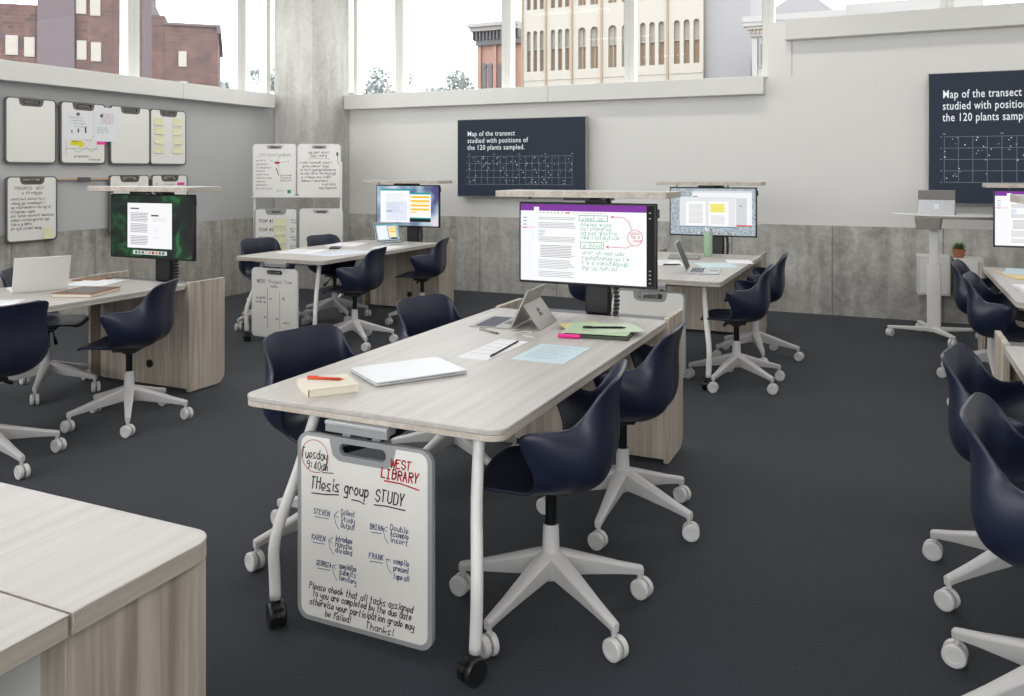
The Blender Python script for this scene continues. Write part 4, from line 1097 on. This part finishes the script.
# wall screens
FONT = bpy.data.fonts.load('<builtin>') if False else None
def text_mesh(mb, txt, x, z, size, mat, y, bold=.012, sx=1.0):
    cu = bpy.data.curves.new('tmp', 'FONT'); cu.body = txt; cu.size = size; cu.offset = bold * size; cu.resolution_u = 3; cu.space_character = 1.08
    ob = bpy.data.objects.new('tmp', cu); C.objects.link(ob)
    dg = bpy.context.evaluated_depsgraph_get(); dg.update()
    me = ob.evaluated_get(dg).to_mesh()
    mb.add([(x + v.co.x * sx, y, z + v.co.y) for v in me.vertices], [tuple(p.vertices) for p in me.polygons], mat)
    ob.evaluated_get(dg).to_mesh_clear(); bpy.data.objects.remove(ob); bpy.data.curves.remove(cu)
def wall_screen(label, x0, z0, w, h, tx, tz, ts, dz, gx0, gx1, gz0, gz1, depth=.09, yw=YB - .04, sx=1.0):
    t = thing('wall_screen', label, 'screen', (x0, yw, z0), 0, 'large wall screens')
    MB().box(0, w, -depth, 0, 0, h, 'silverd').build('housing', t, bevel=.004)
    MB().box(w * .3, w * .7, 0.0005, .035, h * .25, h * .75, 'black').build('wall_mount', t)
    s = MB(); yy = -depth - .0012
    rect(s, .006, w - .006, .010, h - .006, M['tvbg'], yy)
    for i_, L_ in enumerate(['Map of the transect', 'studied with positions of', 'the 120 plants sampled.']):
        text_mesh(s, L_, tx, tz - i_ * dz, ts, 'tvtext', yy - .0012, .006, sx)
    gc = em(118, 128, 140, .8); lw = .004
    nx_ = 16; nz_ = 4
    for i_ in range(nx_ + 1):
        x = gx0 + (gx1 - gx0) * i_ / nx_; rect(s, x - lw / 2, x + lw / 2, gz0, gz1, gc, yy - .0006)
    for i_ in range(nz_ + 1):
        z = gz0 + (gz1 - gz0) * i_ / nz_; rect(s, gx0, gx1, z - lw / 2, z + lw / 2, gc, yy - .0008)
    rnd = random.Random(5)
    for _ in range(120):
        x, z = rnd.uniform(gx0, gx1), rnd.uniform(gz0, gz1); r_ = rnd.choice((.004, .005, .007)); c_ = em(*rnd.choice([(220, 224, 230), (150, 160, 172), (190, 196, 204)]))
        s.add([(x - r_, yy - .001, z), (x, yy - .001, z - r_), (x + r_, yy - .001, z), (x, yy - .001, z + r_)], [(0, 1, 2, 3)], c_)
    for i_ in range(nx_ + 1):
        if i_ % 4 == 0: rect(s, gx0 + (gx1 - gx0) * i_ / nx_ - .012, gx0 + (gx1 - gx0) * i_ / nx_ + .012, gz1 + .02, gz1 + .032, gc, yy - .0006)
    for i_ in range(nz_ + 1):
        z = gz0 + (gz1 - gz0) * i_ / nz_; rect(s, gx0 - .035, gx0 - .02, z - .005, z + .005, gc, yy - .0006)
    s.build('screen', t, recalc=False)
    return t
M['tvbg'] = em(34, 42, 54)
wall_screen('smaller dark wall screen reading Map of the transect, left on back wall', -4.868, 1.175, 1.68, .95, .14, .745, .084, .084, .165, 1.51, .155, .495, sx=.88)
wall_screen('larger dark wall screen reading Map of the transect, cut by right edge', .339, 1.166, 2.26, 1.275, .125, 1.03, .112, .112, .14, 2.08, .215, .655, yw=YB - .03, sx=.68)

# ------------------------------------------------------------------ things on tables
TZ = .7352
def flat(name, label, cat, x, y, rot, w, d, mat, h=.0015, z=TZ, group=None, ink=None, bevel=0):
    mb = MB().prism([(-w / 2, -d / 2), (w / 2, -d / 2), (w / 2, d / 2), (-w / 2, d / 2)], 0, h, mat)
    if ink: ink(mb, h + .0003)
    o = mb.build(name, bevel=bevel, loc=(x, y, z), rotz=R(rot)); return tag(o, label, cat, group)
def ink_flat(w, d, n_, mat='ink_s', fill=.8, seed=0):
    def f(mb, z):
        rnd = random.Random(seed)
        for i_ in range(n_):
            yy = d * .42 - i_ * d * .84 / n_; L_ = w * fill * rnd.uniform(.6, 1)
            mb.quad([(-w * .42, yy, z), (-w * .42 + L_, yy, z), (-w * .42 + L_, yy + .003, z), (-w * .42, yy + .003, z)], mat)
    return f
def pen(label, x, y, rot, z, mat, L_=.14, r_=.0048, name='pen', tip='black', group=None):
    t = thing(name, label, 'pen', (x, y, z), R(rot), group)
    MB().cyl((-L_ / 2, 0, r_), (L_ / 2 - .02, 0, r_), r_, r_, mat, 10).cyl((L_ / 2 - .02, 0, r_), (L_ / 2, 0, r_), r_, .001, tip, 10).build('barrel', t, smooth='auto')
    MB().box(-L_ / 2 + .004, -L_ / 2 + .04, -.0014, .0014, r_ * 2, r_ * 2 + .002, tip).build('clip', t)
    return t
# closed laptop
t = thing('laptop', 'closed silver laptop lying on the near half of the middle table', 'laptop', (-1.624, 2.640, TZ), R(56))
MB().prism(rrect(-.180, .180, -.130, .130, .012, 5), .002, .009, 'silver').build('base', t, bevel=.002)
MB().prism(rrect(-.180, .180, -.130, .130, .012, 5), .0098, .016, 'silver').build('lid', t, bevel=.0025)
MB().box(-.13, .13, -.129, -.120, .0088, .0100, 'black').build('hinge_gap', t)
MB().box(-.14, -.12, -.09, -.07, 0, .0019, 'black').box(.12, .14, -.09, -.07, 0, .0019, 'black').box(-.14, -.12, .07, .09, 0, .0019, 'black').box(.12, .14, .07, .09, 0, .0019, 'black').build('rubber_feet', t)
# notebook
t = thing('notebook', 'thick cream notebook under the red pen on the middle table', 'notebook', (-1.757, 2.333, TZ), R(51))
MB().box(-.082, .082, -.080, .080, .003, .0235, 'creamp').build('pages', t)
MB().box(-.086, .086, -.0845, .0845, 0, .0028, 'creamp').box(-.086, .086, -.0845, .0845, .0237, .0262, 'creamp').box(-.0885, -.0862, -.0845, .0845, 0, .0262, 'creamp').build('cover', t, bevel=.001)
pen('red pen lying on the cream notebook', -1.775, 2.345, 14, TZ + .0264, 'orange', .135, .0052, tip='orange')
# 2-in-1 tablet
t = thing('tablet_computer', 'grey tablet computer standing on its kickstand at middle table’s far end', 'tablet computer', (-1.655, 3.715, TZ), R(5))
MB().prism(rrect(-.205, .0, -.145, .145, .01, 4), 0, .005, 'silverd').build('keyboard', t, bevel=.001)
kb = MB()
for i_ in range(5):
    for j_ in range(12):
        kb.box(-.180 + i_ * .021 + .0, -.162 + i_ * .021, -.132 + j_ * .0222, -.1125 + j_ * .0222, .0052, .0064, 'keys')
kb.build('keyboard_keys', t)
MB().box(-.062, -.02, -.04, .04, .0052, .006, 'greyd').build('touchpad', t)
# screen leaning back (towards +X)
def slab(parent, name, base, top, hw, th, mat, dy=0):
    b0 = Vector((base[0], 0, base[1])); t0 = Vector((top[0], 0, top[1])); d = (t0 - b0).normalized(); n_ = Vector((d.z, 0, -d.x)) * th
    vs = []
    for p in (b0, t0):
        for q in (p, p + n_):
            for y_ in (-hw, hw): vs.append((q.x, y_ + dy, q.z))
    return MB().add(vs, [(0, 1, 3, 2), (4, 6, 7, 5), (0, 4, 5, 1), (2, 3, 7, 6), (0, 2, 6, 4), (1, 5, 7, 3)], mat).build(name, parent, bevel=.0015)
slab(t, 'screen_body', (.004, .0062), (.088, .186), .145, .008, 'silverd')
slab(t, 'display', (.0065, .016), (.0835, .181), .137, -.0004, 'black')
ks = slab(t, 'kickstand', (.150, .0005), (.0665, .115), .140, .003, 'silverd')
lg = MB()
for i_ in range(2):
    for j_ in range(2):
        b0 = Vector((.150, 0, .0005)); t0 = Vector((.0665, 0, .115)); d = (t0 - b0).normalized(); n_ = Vector((d.z, 0, -d.x)) * .0036
        c0 = b0.lerp(t0, .5 + (i_ - .5) * .16) + n_ ; c1 = b0.lerp(t0, .5 + (i_ - .5) * .16 + .13) + n_; y_ = -.02 + j_ * .02
        lg.quad([(c0.x, y_, c0.z), (c0.x, y_ + .017, c0.z), (c1.x, y_ + .017, c1.z), (c1.x, y_, c1.z)], 'black')
lg.build('logo', ks)
pen('grey stylus left of the papers, beside the tablet keyboard', -1.695, 3.47, -29, TZ, 'silverd', .16, .0045, name='stylus', tip='greyd')
flat('paper_sheet', 'white paper sheet beneath the long black pen on middle table', 'paper', -1.515, 3.14, -1, .14, .40, 'paper', group='papers on the middle table', ink=ink_flat(.14, .40, 5, seed=3))
pen('long black pen lying on the white sheet on middle table', -1.470, 3.16, 94, TZ + .0016, 'black', .33, .0036)
mb = MB(); rnd = random.Random(2)
pts = [(-1.60, 3.58, TZ + .003), (-1.63, 3.52, TZ + .003), (-1.57, 3.50, TZ + .003), (-1.54, 3.55, TZ + .003), (-1.50, 3.51, TZ + .003), (-1.52, 3.46, TZ + .003), (-1.46, 3.43, TZ + .003), (-1.44, 3.40, TZ + .003)]
P_ = [catmull(pts, 7 * k / 50) for k in range(51)]
mb.tube(P_, .0018, 'white', 6); tag(mb.build('earphone_cord', smooth=True), 'thin white cord curled on the middle table near the tablet', 'cord')
flat('paper_sheet', 'pale blue sheet near the aisle edge of the middle table', 'paper', -1.262, 3.167, 0, .225, .32, 'bluep', group='papers on the middle table', ink=ink_flat(.2, .31, 10, 'ink_s', seed=8))
# stack of folders
t = thing('document_stack', 'black binder with pink roll at far end of middle table', 'documents', (-1.225, 3.615, TZ), R(8))
MB().box(-.13, .165, -.10, .12, 0, .013, 'greend').build('binder', t, bevel=.002)
MB().cyl((-.15, -.112, .010), (-.05, -.112, .010), .0095, .0095, 'pink', 12).build('pink_roll', t, smooth='auto')
flat('paper_folder', 'yellow folder lying under the green sheets on the black binder', 'folder', -1.30, 3.69, 38, .20, .24, 'yellowp', .003, TZ + .0135, 'folders on the black binder')
flat('paper_folder', 'large pale green sheet beneath the black pen on the black binder', 'folder', -1.225, 3.67, 8, .30, .27, 'greenp', .003, TZ + .0168, 'folders on the black binder')
flat('paper_folder', 'topmost small green slip on the folder pile of middle table', 'folder', -1.155, 3.70, 35, .22, .20, 'greenp2', .002, TZ + .0201, 'folders on the black binder')
pen('black pen lying on the green sheets of middle table', -1.20, 3.665, 22, TZ + .0222, 'black', .20, .005)

# white laptop T4 (back of the lid towards the camera)
def laptop(label, x, y, rot, mat, screen=None, lean=20, w=.31, d=.215, logo=False):
    t = thing('laptop', label, 'laptop', (x, y, TZ), R(rot), 'open laptops')
    MB().prism(rrect(-w / 2, w / 2, -d, 0, .01, 4), .001, .011, mat).build('base', t, bevel=.002)
    k = MB()
    for i_ in range(5):
        for j_ in range(13): k.box(-w * .44 + j_ * w * .068, -w * .44 + j_ * w * .068 + w * .058, -.035 - i_ * .019, -.020 - i_ * .019, .0111, .0125, 'keys' if mat != 'white' else 'greyd')
    k.build('keyboard_keys', t)
    MB().box(-.05, .05, -d + .012, -d + .075, .0111, .0116, 'silverd').build('touchpad', t)
    a = R(lean); L_ = d
    def pt(x_, s_, o_): return (x_, s_ * math.sin(a) + o_ * math.cos(a), .012 + s_ * math.cos(a) - o_ * math.sin(a))
    def sl(name, x0, x1, s0, s1, o0, o1, mt, bv=.0015):
        vs = [pt(xx, ss, oo) for xx in (x0, x1) for ss in (s0, s1) for oo in (o0, o1)]
        return MB().add(vs, [(0, 1, 3, 2), (4, 6, 7, 5), (0, 4, 5, 1), (2, 3, 7, 6), (0, 2, 6, 4), (1, 5, 7, 3)], mt).build(name, t, bevel=bv)
    sl('lid', -w / 2, w / 2, 0, L_, 0, .006, mat)
    mb_ = MB(); q = -.0006
    def rc(u0, v0, u1, v1, mt, o_):
        mb_.quad([pt(-w * .48 + w * .96 * u, .012 + (L_ - .02) * (1 - v), o_) for u, v in ((u0, v1), (u1, v1), (u1, v0), (u0, v0))], mt)
    rc(0, 0, 1, 1, 'black', q)
    if screen:
        rc(.03, .03, .97, .96, em(150, 170, 180), q - .0004); rc(.08, .14, .5, .9, em(225, 230, 238), q - .0008); rc(.03, .05, .97, .11, em(70, 150, 160), q - .0008); rc(.55, .2, .85, .8, em(240, 225, 180), q - .0008); rc(.58, .3, .82, .38, em(245, 190, 60), q - .0012); rc(.58, .45, .82, .53, em(245, 190, 60), q - .0012); rc(.6, .82, .85, .9, em(20, 30, 30), q - .0012)
    mb_.build('display', t, recalc=False)
    return t
lt = laptop('open white laptop seen from behind its lid on near left table', -4.835, 3.50, 243, 'white', None, lean=26, w=.31, d=.235)
laptop('open silver laptop with lit screen on the far left table', -4.76, 7.36, 66, 'silver', True, lean=18, w=.31)
laptop('open silver laptop with keyboard towards aisle on green bottle’s table', -1.375, 6.22, 98, 'silver', None, lean=22, w=.33, d=.23)
GP = {4: 'papers on the near left table', 2: 'papers on the far left table', 3: 'papers on the green bottle table', 5: 'papers on the far right table'}
flat('paper_sheet', 'white papers between the laptop and brown book on left table', 'paper', -4.84, 3.90, 20, .28, .30, 'paper', .006, group=GP[4])
flat('paper_sheet', 'loose white sheet nearest the camera on the left table', 'paper', -4.60, 3.03, 35, .25, .33, 'paper', .0015, group=GP[4], ink=ink_flat(.25, .33, 8))
flat('paper_folder', 'brown folder behind the white papers on the left table', 'folder', -5.02, 4.02, 15, .20, .16, 'wooddk', .008, group=GP[4])
t = thing('picture_book', 'brown-edged book with dark cover near the aisle on left table', 'book', (-4.48, 3.55, TZ), R(20))
MB().box(-.12, .12, -.155, .155, .001, .018, 'creamp').build('pages', t)
MB().box(-.125, .125, -.16, .16, .0182, .022, 'wooddk').box(-.125, .125, -.16, .16, -.0000, .0009, 'wooddk').build('cover', t, bevel=.001)
MB().box(-.09, .09, -.12, .12, .0222, .0232, 'greyd').build('cover_picture', t)
# T2 papers
flat('paper_sheet', 'open white sheets near hanging board on the far left table', 'paper', -5.0, 6.25, 10, .33, .40, 'paper', .004, group=GP[2], ink=ink_flat(.33, .4, 12))
flat('paper_folder', 'black clip folder at middle of the far left table', 'folder', -4.93, 6.66, 30, .10, .18, 'black', .012, group=GP[2])
flat('paper_sheet', 'lavender tinted sheets near the aisle on far left table', 'paper', -4.60, 6.28, -12, .34, .52, 'paper2', .003, group=GP[2], ink=ink_flat(.34, .5, 14, 'ink_b'))
flat('paper_sheet', 'white sheets with pink lines in middle of far left table', 'paper', -5.02, 6.98, 15, .30, .40, 'paper', .012, group=GP[2], ink=ink_flat(.3, .4, 9, 'pinkp'))
flat('paper_sheet', 'plain white sheet in front of the far left laptop', 'paper', -4.52, 6.95, 5, .22, .30, 'paper', .002, group=GP[2])
# T3
flat('paper_folder', 'grey folder left of the green bottle', 'folder', -1.63, 7.20, 10, .26, .34, 'greyw', .014, group=GP[3])
flat('paper_sheet', 'white sheets in front of the grey folder, left of the laptop', 'paper', -1.70, 6.72, 20, .30, .38, 'paper', .003, group=GP[3], ink=ink_flat(.3, .38, 8, 'ink_k'))
flat('paper_sheet', 'pale blue sheet behind the laptop on green bottle’s table', 'paper', -1.26, 6.70, 25, .28, .34, 'bluep', .002, group=GP[3])
flat('paper_sheet', 'white sheet by the aisle edge on green bottle’s table', 'paper', -1.14, 7.05, 15, .20, .30, 'paper', .002, group=GP[3])
pen('thin dark pen on the white sheets of green bottle’s table', -1.58, 6.55, 35, TZ + .0032, 'black', .15)
t = thing('water_bottle', 'mint green bottle with silver cap standing before the far monitor', 'bottle', (-1.46, 7.38, TZ), 0)
MB().lathe([(.034, 0), (.037, .004), (.037, .205), (.035, .212)], 'mint').build('body', t, smooth='auto')
MB().lathe([(.0335, .2122), (.034, .216), (.034, .252), (.031, .256)], 'silver').build('cap', t, smooth='auto')
# T5
flat('paper_folder', 'pale blue sheet on top of the yellow folder, far right table', 'folder', .98, 7.10, -12, .42, .40, 'bluep', .003, TZ + .0085, GP[5])
flat('paper_folder', 'yellow folder beneath the pale blue sheet, far right table', 'folder', .95, 6.92, 12, .40, .42, 'orangep', .008, group=GP[5])
t = thing('note_pad', 'thick white note pad under the purple pen at far right', 'notepad', (.88, 6.06, TZ), R(8))
MB().box(-.14, .14, -.18, .18, 0, .022, 'paper').build('pages', t, bevel=.002)
pen('dark purple pen lying on the white note pad at far right', .90, 6.08, 20, TZ + .0222, 'ink_b', .15)

# ------------------------------------------------------------------ standing desk
sd = thing('standing_desk', 'white mobile standing desk with grey bin by the back wall', 'desk', (.355, 8.28, 0), 0)
MB().prism(rrect(-.055, .055, -.035, .035, .012, 4), .06, .66, 'white').build('column', sd, bevel=.002)
MB().prism(rrect(-.038, .038, -.025, .025, .010, 4), .661, 1.075, 'white').build('inner_column', sd, bevel=.002)
for a, L_ in ((190, .38), (-72, .42), (108, .36), (15, .40)):
    ca, sa = math.cos(R(a)), math.sin(R(a))
    p = lambda r_, w_, z_: (ca * r_ - sa * w_, sa * r_ + ca * w_, z_)
    vs = [p(.02, -.03, .062), p(.02, .03, .062), p(.02, .03, .10), p(.02, -.03, .10), p(L_, -.02, .078), p(L_, .02, .078), p(L_, .02, .098), p(L_, -.02, .098)]
    l = MB().add(vs, [(0, 1, 2, 3), (7, 6, 5, 4), (0, 4, 5, 1), (1, 5, 6, 2), (2, 6, 7, 3), (3, 7, 4, 0)], 'white').build('leg', sd, bevel=.005)
    cm = MB()
    for s_ in (-1, 1): cm.lathe([(r_, h_ * s_) for r_, h_ in [(.012, .005), (.036, .005), (.037, .009), (.037, .022), (.032, .025), (.008, .024)]], 'white', (0, 0, .037), 'y', 22)
    cm.box(-.012, .012, -.006, .006, .04, .078, 'white')
    cm.build('caster', l, smooth='auto', loc=(ca * (L_ - .02), sa * (L_ - .02), 0), rotz=R(60))
top = [(-.34, .05), (-.32, -.02), (-.12, -.18), (.0, -.24), (.42, -.25), (.46, -.20), (.46, .10), (.40, .22), (-.14, .24), (-.30, .14)]
MB().prism(top, 1.093, 1.107, 'white').build('worksurface', sd, bevel=.005)
MB().tube([(.44, -.255, 1.088), (.0, -.245, 1.088)], .012, 'greyw', 10).build('front_rail', sd, smooth=True)
MB().box(-.06, .06, -.05, .05, 1.075, 1.0925, 'greyd').build('top_mount', sd, bevel=.003)
bn = MB(); a_, b2_ = rrect(-.11, .11, -.27, -.06, .03, 5), rrect(-.095, .095, -.255, -.075, .03, 5)
n_ = len(a_)
bn.add([(x - .05, y, 1.088) for x, y in a_] + [(x - .05, y, .985) for x, y in b2_], [(i_, (i_ + 1) % n_, n_ + (i_ + 1) % n_, n_ + i_) for i_ in range(n_)] + [tuple(range(n_, 2 * n_)), tuple(range(n_))], 'greyw')
bn.build('storage_bin', sd, bevel=.004)
t = thing('tablet_computer', 'silver tablet computer with white logo standing on the standing desk', 'tablet computer', (.375, 8.20, 1.1072), R(-96))
MB().prism(rrect(-.205, .0, -.145, .145, .01, 4), 0, .005, 'greyd').build('keyboard', t, bevel=.001)
slab(t, 'screen_body', (.004, .0062), (.052, .215), .145, .008, 'silverd')
slab(t, 'display', (.0062, .016), (.049, .208), .137, -.0004, 'black')
ks = slab(t, 'kickstand', (.098, .0005), (.046, .128), .142, .003, 'silver')
lg = MB()
for i_ in range(2):
    for j_ in range(2):
        b0 = Vector((.098, 0, .0005)); t0 = Vector((.046, 0, .128)); d = (t0 - b0).normalized(); nv = Vector((d.z, 0, -d.x)) * .0038
        c0 = b0.lerp(t0, .48 + (i_ - .5) * .17) + nv; c1 = b0.lerp(t0, .48 + (i_ - .5) * .17 + .155) + nv; y_ = -.018 + j_ * .019
        lg.quad([(c0.x, y_, c0.z), (c0.x, y_ + .018, c0.z), (c1.x, y_ + .018, c1.z), (c1.x, y_, c1.z)], 'paper')
lg.build('logo', ks)
# white wall boxes and the plant
for x0_, x1_, z0_, z1_, lab in [(.24, .52, .30, .672, 'white box unit on back wall behind the standing desk column'), (.56, .80, .28, .660, 'white box unit on back wall below the small potted plant')]:
    t = thing('wall_storage_box', lab, 'storage box', ((x0_ + x1_) / 2, YB, z0_), 0, 'white boxes on the back wall'); hw = (x1_ - x0_) / 2; hh = z1_ - z0_
    MB().box(-hw, hw, -.30, -.002, 0, .012, 'white').box(-hw, hw, -.30, -.002, hh - .012, hh, 'white').box(-hw, -hw + .012, -.30, -.002, .012, hh - .012, 'white').box(hw - .012, hw, -.30, -.002, .012, hh - .012, 'white').box(-hw + .012, hw - .012, -.02, -.002, .012, hh - .012, 'white').build('case', t, bevel=.002)
    MB().box(-hw + .014, hw - .014, -.305, -.290, .014, hh - .014, 'white').build('door', t, bevel=.002)
t = thing('potted_plant', 'small succulent in terracotta pot on the white wall box', 'plant', (.60, 9.0, .660), 0)
MB().lathe([(.042, 0), (.056, .07), (.058, .085), (.050, .085), (.048, .07)], 'terra').build('pot', t, smooth='auto')
MB().lathe([(.046, .062), (.046, .074)], 'soil').build('soil', t)
lf = MB(); rnd = random.Random(4)
for k in range(34):
    a = k * 2.4; ti = .25 + .75 * (k / 34); L_ = .085 - .02 * ti
    d = Vector((math.cos(a) * ti, math.sin(a) * ti, 1.1 - .7 * ti)).normalized(); s_ = d.cross(Vector((0, 0, 1))).normalized() * .010
    b0 = Vector((0, 0, .074)) + Vector((math.cos(a), math.sin(a), 0)) * .012; up = s_.cross(d).normalized() * .004
    m1 = b0 + d * L_ * .5; tp_ = b0 + d * L_ + Vector((0, 0, .004))
    lf.add([b0, m1 + s_, tp_, m1 - s_, m1 + up, m1 - up], [(0, 1, 4), (1, 2, 4), (2, 3, 4), (3, 0, 4), (0, 5, 1), (1, 5, 2), (2, 5, 3), (3, 5, 0)], 'leaf')
lf.build('leaves', t)

# ------------------------------------------------------------------ added fill panels, daylight, camera
def area(name, loc, rot, sx, sy, power, col=(1, 1, 1), portal=False):
    l = bpy.data.lights.new(name, 'AREA'); l.shape = 'RECTANGLE'; l.size = sx; l.size_y = sy; l.energy = power; l.color = col
    if portal: l.cycles.is_portal = True
    o = bpy.data.objects.new(name, l); C.objects.link(o); o.location = loc; o.rotation_euler = rot
    return o
area('window_portal_left', (XL - .26, (YF + 8.42) / 2, 3.25), (0, R(-90), 0), 1.56, 8.42 - YF, 1, portal=True)
area('window_portal_back', ((-6.55 + XR) / 2, YB + .26, 3.25), (R(-90), 0, 0), XR + 6.55, 1.56, 1, portal=True)
area('window_portal_front', ((XL + XR - .6) / 2, YF - .26, 2.55), (R(90), 0, 0), XR - .6 - XL, 3.0, 1, portal=True)
LP = [(x, y) for y in (-1.5, 1.6, 4.7, 7.6) for x in (-5.2, -1.4, 2.4)]
for i, (x, y) in enumerate(LP):  # unseen panels added under the ceiling as fill light
    t = thing('fill_light', 'added unseen fill light panel above the tables', 'fill light', (x, y, ZC), 0, 'added fill light panels')
    MB().box(-.75, .75, -.20, .20, -.05, -.001, 'white').build('housing', t)
    MB().box(-.72, .72, -.17, .17, -.056, -.051, 'fill_glow').build('diffuser', t)
    area('ceiling_fill', (x, y, ZC - .06), (0, 0, 0), 1.44, .34, 14, (1, .985, .96))
w = bpy.data.worlds.new('World'); bpy.context.scene.world = w; w.use_nodes = True
bg = w.node_tree.nodes['Background']; bg.inputs[0].default_value = (.96, .98, 1.0, 1); bg.inputs[1].default_value = 3.6
cam = bpy.data.cameras.new('camera'); co = bpy.data.objects.new('camera', cam); C.objects.link(co)
co.location = (0, 0, 1.48); co.rotation_euler = (R(90), 0, R(CAMY))
cam.sensor_width = 36; cam.lens = 830 / 1024 * 36; cam.shift_y = -(348 - 172) / 1024; cam.clip_start = .05; cam.clip_end = 500
sc = bpy.context.scene; sc.camera = co
sc.view_settings.view_transform = 'Standard'; sc.view_settings.look = 'None'; sc.view_settings.gamma = 1; sc.view_settings.use_curve_mapping = False
sc.view_settings.exposure = 0.22
sc.cycles.use_denoising = True
sc.cycles.max_bounces = 8; sc.cycles.diffuse_bounces = 4; sc.cycles.sample_clamp_indirect = 8
